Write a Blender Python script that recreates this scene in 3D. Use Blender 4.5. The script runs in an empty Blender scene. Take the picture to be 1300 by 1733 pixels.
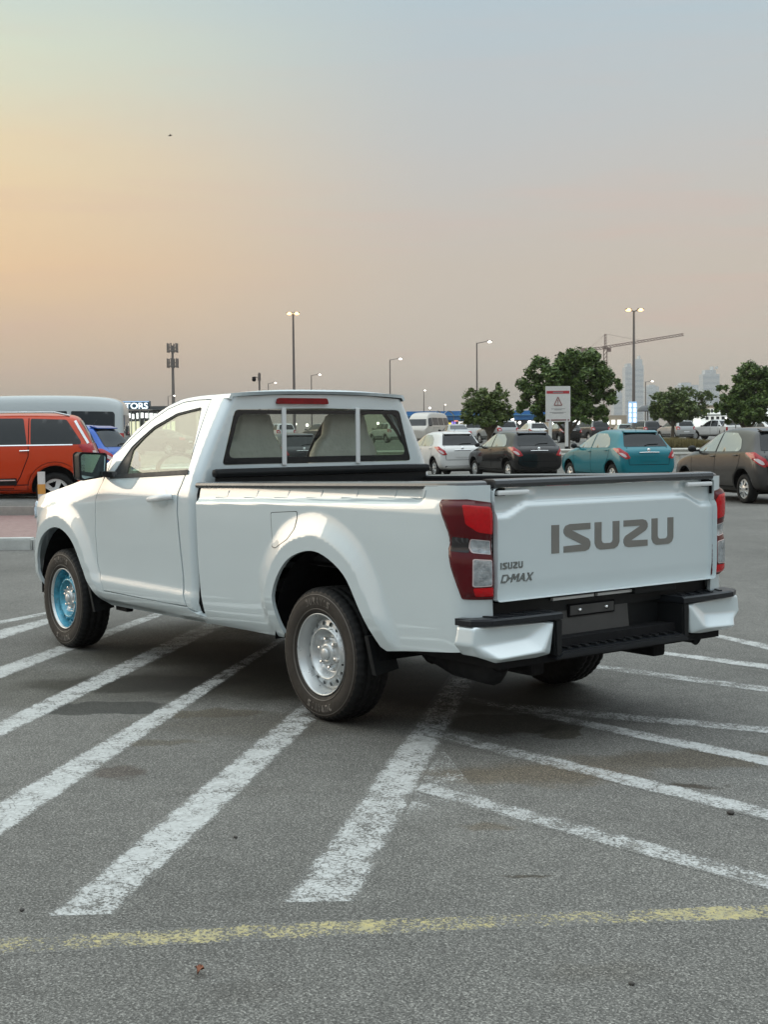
import bpy, bmesh, math, random
from mathutils import Vector, Matrix
from mathutils.geometry import delaunay_2d_cdt
from mathutils.bvhtree import BVHTree
R = math.radians
random.seed(7)
scene = bpy.context.scene
col = scene.collection

def s2l(r, g, b, k=1.0):
    f = lambda c: ((c/255+0.055)/1.055)**2.4 if c > 10 else c/255/12.92
    return (f(r)*k, f(g)*k, f(b)*k, 1.0)

# ------------------------------------------------------------------ camera
CAM = Vector((-5.55101, 4.71523, 1.4476))
YAW, PITCH, ROLL, FPX = -0.65321, -0.05757, -0.008767, 2274.65
FWD = Vector((math.cos(PITCH)*math.cos(YAW), math.cos(PITCH)*math.sin(YAW), math.sin(PITCH)))
RGT = FWD.cross(Vector((0, 0, 1))).normalized()
UPV = RGT.cross(FWD)
RGT, UPV = (math.cos(ROLL)*RGT+math.sin(ROLL)*UPV, -math.sin(ROLL)*RGT+math.cos(ROLL)*UPV)
cd = bpy.data.cameras.new("camera")
cam = bpy.data.objects.new("camera", cd)
col.objects.link(cam)
cam.matrix_world = Matrix(((RGT.x, UPV.x, -FWD.x, CAM.x), (RGT.y, UPV.y, -FWD.y, CAM.y), (RGT.z, UPV.z, -FWD.z, CAM.z), (0, 0, 0, 1)))
cd.sensor_fit = 'VERTICAL'
cd.sensor_height = 36.0
cd.lens = FPX/1733*36.0
cd.clip_start = 0.05
cd.clip_end = 12000
scene.camera = cam

# ------------------------------------------------------------------ sky, sun, exposure
scene.view_settings.view_transform = 'Standard'
scene.view_settings.look = 'None'
scene.view_settings.gamma = 1
scene.view_settings.exposure = 0.16
world = bpy.data.worlds.new("World")
scene.world = world
world.use_nodes = True
NT = world.node_tree
NT.nodes.clear()

class G:
    """tiny helper to write node trees as expressions"""
    def __init__(s, nt): s.nt = nt
    def n(s, t, **k):
        x = s.nt.nodes.new(t)
        for a, b in k.items(): setattr(x, a, b)
        return x
    def link(s, a, b): s.nt.links.new(a, b)
    def put(s, sock, v):
        if hasattr(v, 'is_output') or isinstance(v, bpy.types.NodeSocket): s.nt.links.new(v, sock)
        else: sock.default_value = v
    def m(s, op, a, b=None, c=None, clamp=False):
        x = s.n('ShaderNodeMath', operation=op); x.use_clamp = clamp
        s.put(x.inputs[0], a)
        if b is not None: s.put(x.inputs[1], b)
        if c is not None: s.put(x.inputs[2], c)
        return x.outputs[0]
    def vm(s, op, a, b=None):
        x = s.n('ShaderNodeVectorMath', operation=op)
        s.put(x.inputs[0], a)
        if b is not None: s.put(x.inputs[1], b)
        return x.outputs['Value'] if op in ('DOT_PRODUCT', 'LENGTH', 'DISTANCE') else x.outputs[0]
    def mix(s, f, a, b, t='MIX'):
        x = s.n('ShaderNodeMixRGB', blend_type=t)
        s.put(x.inputs[0], f); s.put(x.inputs[1], a); s.put(x.inputs[2], b)
        return x.outputs[0]
    def rng(s, v, a, b, c=0.0, d=1.0, smooth=False):
        x = s.n('ShaderNodeMapRange'); x.clamp = True
        if smooth: x.interpolation_type = 'SMOOTHSTEP'
        s.put(x.inputs[0], v)
        for i, q in enumerate((a, b, c, d)): s.put(x.inputs[i+1], q)
        return x.outputs[0]
    def ramp(s, f, stops, interp='LINEAR'):
        x = s.n('ShaderNodeValToRGB'); e = x.color_ramp; e.interpolation = interp
        while len(e.elements) < len(stops): e.elements.new(0.5)
        for q, (p_, c_) in zip(e.elements, stops):
            q.position = p_; q.color = c_ if len(c_) == 4 else (*c_, 1)
        s.put(x.inputs[0], f)
        return x.outputs[0]
    def noise(s, vec, scale, detail=2.0, rough=0.5, dist=0.0):
        x = s.n('ShaderNodeTexNoise')
        if vec is not None: s.link(vec, x.inputs['Vector'])
        x.inputs['Scale'].default_value = scale; x.inputs['Detail'].default_value = detail
        x.inputs['Roughness'].default_value = rough; x.inputs['Distortion'].default_value = dist
        return x.outputs['Fac']
    def voro(s, vec, scale, feature='F1', out='Distance', rnd=1.0):
        x = s.n('ShaderNodeTexVoronoi', feature=feature)
        s.link(vec, x.inputs['Vector']); x.inputs['Scale'].default_value = scale
        x.inputs['Randomness'].default_value = rnd
        return x.outputs[out]

g = G(NT)
tc = g.n('ShaderNodeTexCoord')
dirv = g.vm('NORMALIZE', tc.outputs['Generated'])
sep = g.n('ShaderNodeSeparateXYZ'); g.link(dirv, sep.inputs[0])
zz = sep.outputs[2]
wob = g.noise(g.vm('MULTIPLY', dirv, (2.0, 2.0, 9.0)), 1.6, 4, 0.55, 0.4)
zw = g.m('ADD', zz, g.m('MULTIPLY', g.m('SUBTRACT', wob, 0.5), 0.05))
# dusk sky away from the sunset: dusty beige low, grey-blue above, pale and bright overhead
base = g.ramp(g.m('MULTIPLY', zw, 1.0, clamp=True), [
    (0.0, s2l(192, 182, 168, 1.06)), (0.05, s2l(196, 185, 171, 1.06)), (0.12, s2l(194, 184, 172, 1.06)), (0.2, s2l(186, 186, 184, 1.06)),
    (0.30, s2l(172, 188, 196, 1.06)), (0.42, s2l(176, 190, 200, 1.1)), (0.62, s2l(196, 208, 214, 1.9)), (0.85, s2l(204, 213, 217, 2.7)), (1.0, s2l(204, 213, 217, 3.0))])
warm = g.ramp(g.m('MULTIPLY', zw, 1.0, clamp=True), [
    (0.0, s2l(198, 174, 152, 1.06)), (0.05, s2l(204, 178, 152, 1.06)), (0.12, s2l(230, 193, 148, 1.06)), (0.19, s2l(228, 204, 162, 1.06)),
    (0.27, s2l(206, 212, 190, 1.06)), (0.34, s2l(178, 200, 206, 1.06)), (0.45, s2l(206, 216, 204, 1.2)), (0.62, s2l(210, 218, 208, 1.9)), (0.85, s2l(204, 213, 217, 2.7)), (1.0, s2l(204, 213, 217, 3.0))])
GY = R(4)
az = g.vm('DOT_PRODUCT', g.vm('NORMALIZE', g.vm('MULTIPLY', dirv, (1, 1, 0))), (math.cos(GY), math.sin(GY), 0))
wf = g.rng(az, 0.70, 0.96, 0, 1, True)
skyc = g.mix(wf, base, warm)
# thin pinkish streaks of high cloud low in the west
streak = g.noise(g.vm('MULTIPLY', dirv, (1.2, 1.2, 16.0)), 3.0, 5, 0.6, 0.6)
sk = g.m('MULTIPLY', g.rng(streak, 0.5, 0.75), g.rng(zz, 0.35, 0.12))
skyc = g.mix(g.m('MULTIPLY', sk, 0.34), skyc, s2l(214, 178, 166))
# the sunset itself, outside the frame to the left
sund = Vector((math.cos(R(24))*math.cos(R(7)), math.sin(R(24))*math.cos(R(7)), math.sin(R(7))))
sdot = g.vm('DOT_PRODUCT', dirv, tuple(sund))
glow = g.m('POWER', g.m('MAXIMUM', sdot, 0.0), 10.0)
skyc = g.mix(glow, skyc, (0.55, 0.42, 0.26, 1), 'ADD')
bg = g.n('ShaderNodeBackground'); g.link(skyc, bg.inputs[0]); bg.inputs[1].default_value = 1.0
# a physical dusk sky adds its own faint blue overhead
nis = g.n('ShaderNodeTexSky', sky_type='NISHITA'); nis.sun_disc = False
nis.sun_elevation = R(7); nis.sun_rotation = R(90-24); nis.dust_density = 4.0
bg2 = g.n('ShaderNodeBackground'); g.link(nis.outputs[0], bg2.inputs[0]); bg2.inputs[1].default_value = 0.0
add = g.n('ShaderNodeAddShader'); g.link(bg.outputs[0], add.inputs[0]); g.link(bg2.outputs[0], add.inputs[1])
wo = g.n('ShaderNodeOutputWorld'); g.link(add.outputs[0], wo.inputs[0])

sl = bpy.data.lights.new("sun", 'SUN'); sl.energy = 0.5; sl.angle = R(30); sl.color = (1.0, 0.86, 0.70)
so = bpy.data.objects.new("sun", sl); col.objects.link(so)
so.rotation_euler = Vector((math.cos(R(24))*math.cos(R(14)), math.sin(R(24))*math.cos(R(14)), math.sin(R(14)))).to_track_quat('Z', 'Y').to_euler()

# ------------------------------------------------------------------ materials
def newmat(name):
    m = bpy.data.materials.new(name); m.use_nodes = True
    nt = m.node_tree; b = nt.nodes['Principled BSDF']
    return m, G(nt), b
def mat(name, c, rough=0.5, metal=0.0, coat=0.0, coatr=0.03, spec=0.5, var=0.06, vs=6.0, bump=0.0, bs=60.0, bd=0.003, ior=1.5, cior=1.5, rvar=True):
    m, g, b = newmat(name)
    geo = g.n('ShaderNodeTexCoord').outputs['Object']
    nz = g.noise(geo, vs, 4, 0.6)
    k = g.rng(nz, 0.25, 0.75, 1-var, 1+var)
    g.link(g.mix(1.0, (*c, 1), g.vm('MULTIPLY', g.vm('ADD', (0, 0, 0), k), (1, 1, 1)), 'MULTIPLY'), b.inputs['Base Color'])
    if rvar: g.link(g.rng(g.noise(geo, vs*3, 3, 0.6), 0.3, 0.7, max(rough*0.85, 0.0), min(rough*1.2+0.005, 1)), b.inputs['Roughness'])
    else: b.inputs['Roughness'].default_value = rough
    b.inputs['Metallic'].default_value = metal
    b.inputs['Coat Weight'].default_value = coat
    b.inputs['Coat Roughness'].default_value = coatr
    b.inputs['Specular IOR Level'].default_value = spec
    b.inputs['IOR'].default_value = ior
    b.inputs['Coat IOR'].default_value = cior
    if bump:
        bp_ = g.n('ShaderNodeBump'); bp_.inputs['Strength'].default_value = bump; bp_.inputs['Distance'].default_value = bd
        g.link(g.noise(geo, bs, 3, 0.6), bp_.inputs['Height']); g.link(bp_.outputs[0], b.inputs['Normal'])
    return m
def emat(name, c, strength):
    m, g, b = newmat(name)
    b.inputs['Base Color'].default_value = (*c, 1)
    b.inputs['Emission Color'].default_value = (*c, 1)
    b.inputs['Emission Strength'].default_value = strength
    return m
def glassmat(name, tint, rough=0.0, refl=1.5, opacity=0.0, body=(0.02, 0.02, 0.02)):
    """thin sheet glass: fresnel reflection over a tinted see-through sheet"""
    m, g, b = newmat(name)
    g.nt.nodes.remove(b)
    out = g.nt.nodes['Material Output']
    tr = g.n('ShaderNodeBsdfTransparent'); tr.inputs[0].default_value = (*tint, 1)
    df = g.n('ShaderNodeBsdfDiffuse'); df.inputs[0].default_value = (*body, 1)
    mx0 = g.n('ShaderNodeMixShader'); mx0.inputs[0].default_value = opacity
    g.link(tr.outputs[0], mx0.inputs[1]); g.link(df.outputs[0], mx0.inputs[2])
    gl = g.n('ShaderNodeBsdfGlossy'); gl.inputs['Roughness'].default_value = rough
    gm = g.n('ShaderNodeNewGeometry')
    ci = g.m('ABSOLUTE', g.vm('DOT_PRODUCT', gm.outputs['Incoming'], gm.outputs['Normal']))
    f0 = ((refl-1)/(refl+1))**2*1.7
    f2 = g.m('ADD', f0, g.m('MULTIPLY', 1-f0, g.m('POWER', g.m('SUBTRACT', 1.0, ci, clamp=True), 5.0)), clamp=True)
    mx = g.n('ShaderNodeMixShader'); g.link(f2, mx.inputs[0])
    g.link(mx0.outputs[0], mx.inputs[1]); g.link(gl.outputs[0], mx.inputs[2])
    g.link(mx.outputs[0], out.inputs['Surface'])
    return m

M = {}
M['white'] = mat('white_car_paint', (0.585, 0.665, 0.685), 0.35, 0.0, 1.0, 0.012, 0.5, 0.01, 2.0, cior=2.35, rvar=False)
M['whiteplain'] = mat('white_painted_plastic', (0.70, 0.72, 0.72), 0.4, 0, 0.6, 0.05)
M['black'] = mat('black_plastic', (0.010, 0.011, 0.012), 0.42, 0, 0, 0, .25, 0.2, 9, 0.25, 400)
M['pad'] = mat('ribbed_black_rubber', (0.013, 0.015, 0.018), 0.34, 0, 0, 0, .3, 0.2, 9, 0.3, 250)
M['rail'] = mat('black_rail_plastic', (0.03, 0.031, 0.033), 0.3, 0, 0.5, 0.12, 0.6, 0.15, 5)
M['liner'] = mat('black_bed_liner', (0.012, 0.012, 0.014), 0.55, 0, 0, 0, .2, 0.2, 9, 0.4, 200)
M['dark'] = mat('underbody_black', (0.010, 0.010, 0.011), 0.7, 0, 0, 0, .15, 0.3, 5)
M['gap'] = mat('panel_gap_shadow', (0.006, 0.006, 0.007), 0.8, 0, 0, 0, 0.1)
M['plate'] = mat('grey_plate_recess', (0.06, 0.058, 0.056), 0.5, 0, 0, 0, 0.4, 0.12, 5, 0.15, 300)
M['rubber'] = mat('tyre_rubber', (0.010, 0.010, 0.010), 0.7, 0, 0, 0, 0.25, 0.25, 14, 0.25, 160)
M['rubberw'] = mat('tyre_sidewall_rubber', (0.036, 0.030, 0.025), 0.62, 0, 0, 0, 0.28, 0.22, 10, 0.2, 160)
M['letterr'] = mat('raised_tyre_lettering', (0.12, 0.105, 0.09), 0.5)
M['silver'] = mat('silver_wheel_paint', (0.56, 0.58, 0.58), 0.30, 0.55, 0.5, 0.1, 0.5, 0.05, 8)
M['bluefilm'] = mat('blue_protective_film', (0.05, 0.30, 0.42), 0.22, 0.25, 0.7, 0.08, 0.5, 0.35, 30, 0.9, 60)
M['chrome'] = mat('chrome', (0.8, 0.8, 0.8), 0.12, 1.0)
M['decal'] = mat('grey_reflective_decal', (0.21, 0.205, 0.19), 0.36, 0.35, 0.6, 0.08, 0.5, 0.05)
M['badge'] = mat('grey_badge', (0.26, 0.28, 0.28), 0.25, 0.8)
M['lampred'] = mat('dark_red_lamp_plastic', (0.085, 0.001, 0.004), 0.06, 0, 0.25, 0.01, 0.35, 0.1, 18, rvar=False)
M['lampred2'] = mat('bright_red_lens', (0.46, 0.002, 0.006), 0.10, 0, 0.25, 0.02, 0.35, 0.15, 90, rvar=False)
M['lampred3'] = mat('red_tail_lens', (0.36, 0.008, 0.014), 0.14, 0, 0.4, 0.02, 0.5, 0.35, 12)
M['lampclear'] = mat('clear_lamp_lens', (0.40, 0.44, 0.47), 0.10, 0.6, 0.6, 0.02, 0.5, 0.5, 26, 1.0, 60)
M['lampdark'] = mat('smoked_lamp_lens', (0.016, 0.012, 0.014), 0.1, 0, 1.0, 0.02, 0.5, 0.4, 50)
M['lamprim'] = mat('pale_lens_rim', (0.62, 0.52, 0.52), 0.2, 0.3, 0.5)
M['brake'] = mat('high_brake_lens', (0.20, 0.002, 0.006), 0.12, 0, 0.2, 0.02, 0.3, 0.3, 30)
M['seal'] = mat('black_window_seal', (0.012, 0.012, 0.013), 0.5)
M['seatcover'] = mat('plastic_wrapped_seat', (0.80, 0.77, 0.70), 0.30, 0, 0.6, 0.15, 0.5, 0.06, 12, 0.8, 11, 0.018)
M['trimgrey'] = mat('grey_cab_trim', (0.42, 0.42, 0.38), 0.6)
M['mirrorg'] = mat('mirror_glass', (0.42, 0.55, 0.56), 0.02, 1.0, 0, 0, 0.5, 0.02)
M['glass_side'] = glassmat('pale_side_glass', (0.60, 0.77, 0.58), 0.0, 1.8, 0.22, (0.55, 0.62, 0.40))
M['glass_rear'] = glassmat('tinted_rear_glass', (0.76, 0.81, 0.78), 0.0, 1.5, 0.04, (0.03, 0.03, 0.03))
M['glass_clear'] = glassmat('clear_windscreen', (0.85, 0.88, 0.86), 0.0, 1.5)
M['frit'] = mat('black_glass_border', (0.010, 0.010, 0.012), 0.06, 0, 0.0, 0, 0.6)
M['carglass'] = mat('dark_car_glass', (0.008, 0.011, 0.013), 0.03, 0, 0.0, 0.01, 0.35, 0.05, 3, ior=1.5, rvar=False)
M['carglassp'] = mat('pale_reflecting_car_glass', (0.26, 0.27, 0.22), 0.03, 0.2, 1.0, 0.01, 0.9, 0.02, 2, ior=1.8, rvar=False)

# ------------------------------------------------------------------ object helpers
def tag(o, label=None, cat=None, group=None, kind=None):
    if label: o['label'] = label
    if cat: o['category'] = cat
    if group: o['group'] = group
    if kind: o['kind'] = kind
    return o
def empty(name, loc=(0, 0, 0), rz=0.0, label=None, cat=None, group=None):
    o = bpy.data.objects.new(name, None); col.objects.link(o)
    o.location = loc; o.rotation_euler = (0, 0, rz); o.empty_display_size = 0.2
    return tag(o, label, cat, group)
def link(name, me, parent=None):
    o = bpy.data.objects.new(name, me); col.objects.link(o)
    if parent: o.parent = parent
    return o
def mesh(name, v, f, m, parent=None, smooth=False, normals=None, fm=None):
    me = bpy.data.meshes.new(name)
    me.from_pydata([tuple(q) for q in v], [], f)
    for q in (m if isinstance(m, (list, tuple)) else [m]): me.materials.append(q)
    if fm: me.polygons.foreach_set('material_index', fm)
    me.update()
    if smooth: me.polygons.foreach_set('use_smooth', [True]*len(me.polygons))
    if normals:
        me.normals_split_custom_set(normals)
    return link(name, me, parent)
class MB:
    """collects shapes into one mesh"""
    def __init__(s): s.v = []; s.f = []; s.sm = []
    def add(s, v, f, smooth=False):
        o = len(s.v); s.v += [tuple(q) for q in v]
        s.f += [tuple(i+o for i in q) for q in f]; s.sm += [smooth]*len(f)
    def box(s, c, d, rot=None, bev=0.0):
        x, y, z = d[0]/2, d[1]/2, d[2]/2
        if bev <= 0:
            v = [(a*x, b*y, c_*z) for a in (-1, 1) for b in (-1, 1) for c_ in (-1, 1)]
            f = [(0, 1, 3, 2), (4, 6, 7, 5), (0, 4, 5, 1), (2, 3, 7, 6), (0, 2, 6, 4), (1, 5, 7, 3)]
            v = [Vector(q) for q in v]
        else:
            bm = bmesh.new(); bmesh.ops.create_cube(bm, size=1.0)
            for q in bm.verts: q.co = Vector((q.co.x*d[0], q.co.y*d[1], q.co.z*d[2]))
            bmesh.ops.bevel(bm, geom=bm.edges[:], offset=min(bev, min(d)*0.45), segments=2, affect='EDGES', profile=0.6)
            bm.verts.index_update(); v = [q.co.copy() for q in bm.verts]; f = [tuple(w.index for w in q.verts) for q in bm.faces]; bm.free()
        if rot is not None: v = [rot @ q for q in v]
        s.add([q+Vector(c) for q in v], f)
        return s
    def hexa(s, v):
        """8 corners: bottom ring 0-3, top ring 4-7"""
        s.add(v, [(3, 2, 1, 0), (4, 5, 6, 7), (0, 1, 5, 4), (1, 2, 6, 5), (2, 3, 7, 6), (3, 0, 4, 7)]); return s
    def tube(s, pts, r, n=8, cap=True):
        pts = [Vector(q) for q in pts]; rs = r if isinstance(r, (list, tuple)) else [r]*len(pts)
        v = []; f = []
        prev = None
        for i, q in enumerate(pts):
            d = (pts[min(i+1, len(pts)-1)]-pts[max(i-1, 0)]).normalized()
            a = d.cross(Vector((0, 0, 1)) if abs(d.z) < 0.95 else Vector((1, 0, 0))).normalized()
            if prev is not None and a.dot(prev) < 0: a = -a
            prev = a; b = d.cross(a)
            for k in range(n):
                t = 2*math.pi*k/n; v.append(q+(a*math.cos(t)+b*math.sin(t))*rs[i])
        for i in range(len(pts)-1):
            for k in range(n): f.append((i*n+k, i*n+(k+1) % n, (i+1)*n+(k+1) % n, (i+1)*n+k))
        s.add(v, f, True)
        if cap:
            s.add(v[:n], [tuple(range(n))[::-1]]); s.add(v[-n:], [tuple(range(n))])
        return s
    def lathe(s, prof, n=48, axis='Y', c=(0, 0, 0), smooth=True, mod=None):
        """prof: (offset along axis, radius)"""
        v = []; f = []
        for j in range(n):
            t = 2*math.pi*j/n
            for i, (a, r) in enumerate(prof):
                if mod: r = r+mod(i, j)
                x, y = r*math.cos(t), r*math.sin(t)
                q = {'Y': (x, a, y), 'Z': (x, y, a), 'X': (a, x, y)}[axis]
                v.append((q[0]+c[0], q[1]+c[1], q[2]+c[2]))
        m_ = len(prof)
        for j in range(n):
            for i in range(m_-1):
                f.append((j*m_+i, j*m_+i+1, ((j+1) % n)*m_+i+1, ((j+1) % n)*m_+i))
        s.add(v, f, smooth); return s
    def sphere(s, c, r, seg=10, ring=6, sc=(1, 1, 1)):
        v = []; f = []
        for i in range(ring+1):
            t = math.pi*i/ring
            for j in range(seg):
                p_ = 2*math.pi*j/seg
                v.append((c[0]+r*sc[0]*math.sin(t)*math.cos(p_), c[1]+r*sc[1]*math.sin(t)*math.sin(p_), c[2]+r*sc[2]*math.cos(t)))
        for i in range(ring):
            for j in range(seg): f.append((i*seg+j, (i+1)*seg+j, (i+1)*seg+(j+1) % seg, i*seg+(j+1) % seg))
        s.add(v, f, True); return s
    def build(s, name, m, parent=None, recalc=True, bevel=0.0):
        me = bpy.data.meshes.new(name)
        me.from_pydata(s.v, [], s.f)
        me.materials.append(m); me.update()
        me.polygons.foreach_set('use_smooth', s.sm)
        if recalc or bevel:
            bm = bmesh.new(); bm.from_mesh(me)
            bmesh.ops.recalc_face_normals(bm, faces=bm.faces[:])
            if bevel: bmesh.ops.bevel(bm, geom=[e for e in bm.edges if len(e.link_faces) == 2 and e.calc_face_angle(0) > 0.5], offset=bevel, segments=2, affect='EDGES')
            bm.to_mesh(me); bm.free()
        return link(name, me, parent)
def prism(poly, fn, depth, m, name, parent=None):
    """flat 2-D outline given thickness: fn(u, v, d) -> point"""
    n = len(poly); mb = MB()
    v = [fn(a, b, 0) for a, b in poly]+[fn(a, b, depth) for a, b in poly]
    mb.add(v, [tuple(range(n)), tuple(range(2*n-1, n-1, -1))]+[(i, (i+1) % n, n+(i+1) % n, n+i) for i in range(n)])
    return mb.build(name, m, parent)
def ccw(P):
    a = sum(P[i-1][0]*P[i][1]-P[i][0]*P[i-1][1] for i in range(len(P)))
    return P if a > 0 else P[::-1]
def resample(P, h, closed=True):
    o = []
    n = len(P)
    for i in range(n if closed else n-1):
        a, b = P[i], P[(i+1) % n]
        d = math.hypot(b[0]-a[0], b[1]-a[1]); k = max(1, int(round(d/h)))
        for j in range(k): o.append((a[0]+(b[0]-a[0])*j/k, a[1]+(b[1]-a[1])*j/k))
    if not closed: o.append(P[-1])
    return o
def rounded(P, r, n=4):
    """round every corner of a closed outline"""
    o = []
    for i in range(len(P)):
        a, b, c = Vector(P[i-1]), Vector(P[i]), Vector(P[(i+1) % len(P)])
        d1 = (a-b); d2 = (c-b); q = min(r, d1.length*0.45, d2.length*0.45)
        p1 = b+d1.normalized()*q; p2 = b+d2.normalized()*q
        for k in range(n+1):
            t = k/n; o.append(tuple(p1*(1-t)**2+b*2*t*(1-t)+p2*t*t))
    return o
def inpoly(P, x, y):
    c = False; j = len(P)-1
    for i in range(len(P)):
        if (P[i][1] > y) != (P[j][1] > y) and x < (P[j][0]-P[i][0])*(y-P[i][1])/(P[j][1]-P[i][1])+P[i][0]: c = not c
        j = i
    return c
def distpoly(P, x, y):
    best = 1e9; j = len(P)-1
    for i in range(len(P)):
        ax, ay = P[j]; bx, by = P[i]; dx, dy = bx-ax, by-ay; L = dx*dx+dy*dy or 1e-12
        t = max(0, min(1, ((x-ax)*dx+(y-ay)*dy)/L)); d = (x-ax-dx*t)**2+(y-ay-dy*t)**2
        if d < best: best = d
        j = i
    return math.sqrt(best)
def panel2d(outline, holes, h):
    loops = [ccw(resample(outline, h))]+[ccw(resample(q, h)) for q in holes]
    V2 = []; E2 = []
    for L in loops:
        o = len(V2); V2 += [Vector(q) for q in L]; E2 += [(o+i, o+(i+1) % len(L)) for i in range(len(L))]
    xs = [q[0] for q in loops[0]]; ys = [q[1] for q in loops[0]]
    y = min(ys)+h*0.5; row = 0
    while y < max(ys):
        x = min(xs)+(h*0.5 if row % 2 else 0)
        while x < max(xs):
            if inpoly(loops[0], x, y) and not any(inpoly(q, x, y) for q in loops[1:]) and all(distpoly(q, x, y) > h*0.55 for q in loops): V2.append(Vector((x, y)))
            x += h
        y += h*0.87; row += 1
    vv, ee, ff, *_ = delaunay_2d_cdt(V2, E2, [], 0, 1e-6)
    keep = []
    for t in ff:
        cx = sum(vv[i].x for i in t)/3; cy = sum(vv[i].y for i in t)/3
        if inpoly(loops[0], cx, cy) and not any(inpoly(q, cx, cy) for q in loops[1:]):
            a, b, c = (vv[i] for i in t)
            keep.append(tuple(t) if (b-a).cross(c-a) > 0 else tuple(t)[::-1])
    return [(q.x, q.y) for q in vv], keep
def panel(name, outline, holes, h, fn, m, parent=None, thick=0.0, flip=False, eps=0.004, mirror=False):
    """curved sheet: a 2-D outline (with holes) laid on the surface fn(u, v), exact normals, with a rim of its own thickness"""
    V2, F = panel2d(outline, holes, h)
    P = []; N = []
    for (u, v) in V2:
        p = Vector(fn(u, v)); du = Vector(fn(u+eps, v))-Vector(fn(u-eps, v)); dv = Vector(fn(u, v+eps))-Vector(fn(u, v-eps))
        n = du.cross(dv).normalized()
        if flip: n = -n
        P.append(p); N.append(n)
    if flip: F = [t[::-1] for t in F]
    LN = [N[i] for t in F for i in t]
    if thick:
        ed = {}
        for t in F:
            for i in range(3):
                e = (t[i], t[(i+1) % 3]); ed[e] = ed.get(e, 0)+1
        be = [e for e in ed if (e[1], e[0]) not in ed]
        for a, b in be:
            pa, pb, na, nb = P[a], P[b], N[a], N[b]
            o = len(P); P += [pa, pb, pb-nb*thick, pa-na*thick]
            q = (o+1, o, o+3, o+2); F.append(q)
            nn = (pb-pa).cross(na).normalized()
            LN += [nn]*4; N += [nn]*4
    if mirror:
        P = [Vector((p.x, -p.y, p.z)) for p in P]
        L2 = []; k = 0
        F2 = []
        for t in F:
            ns = LN[k:k+len(t)]; k += len(t)
            F2.append(tuple(reversed(t))); L2 += [Vector((n.x, -n.y, n.z)) for n in reversed(ns)]
        F, LN = F2, L2
    return mesh(name, P, F, m, parent, True, [tuple(n) for n in LN])
def ribbon(name, pts, fn, w, m, parent=None, mirror=False):
    """a thin line of width w following pts (u, v) on a surface"""
    P = []; F = []
    for i, q in enumerate(pts):
        a = pts[max(i-1, 0)]; b = pts[min(i+1, len(pts)-1)]
        d = Vector((b[0]-a[0], b[1]-a[1])).normalized(); nx, ny = -d.y*w/2, d.x*w/2
        P += [Vector(fn(q[0]+nx, q[1]+ny)), Vector(fn(q[0]-nx, q[1]-ny))]
    if mirror: P = [Vector((p.x, -p.y, p.z)) for p in P]
    for i in range(len(pts)-1): F.append((2*i, 2*i+1, 2*i+3, 2*i+2))
    return mesh(name, P, F, m, parent)
def at(px, t, z):
    """the point seen in column px of the photograph at distance t, at height z"""
    d = FWD+RGT*((px-650)/FPX)-UPV*((735-866.5)/FPX)
    p = CAM+d*t
    return Vector((p.x, p.y, z))
def zat(py, t):
    return CAM.z+(735-py)/FPX*t
def smooth01(a, b, x):
    t = max(0.0, min(1.0, (x-a)/(b-a))); return t*t*(3-2*t)
AX = Vector((math.cos(YAW), math.sin(YAW), 0)); SX = Vector((math.sin(YAW), -math.cos(YAW), 0))
def terrain(x, y):
    t = (Vector((x, y, 0))-Vector((CAM.x, CAM.y, 0))).dot(AX)
    return 0.75*smooth01(48, 104, t)
def gz(v): return terrain(v.x, v.y)
def ts(t, s, z=0.0):
    p = Vector((CAM.x, CAM.y, 0))+AX*t+SX*s
    return Vector((p.x, p.y, z))
def copy_tree(o, parent=None):
    c = o.copy(); col.objects.link(c); c.parent = parent
    for ch in list(o.children): copy_tree(ch, c)
    return c
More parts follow.
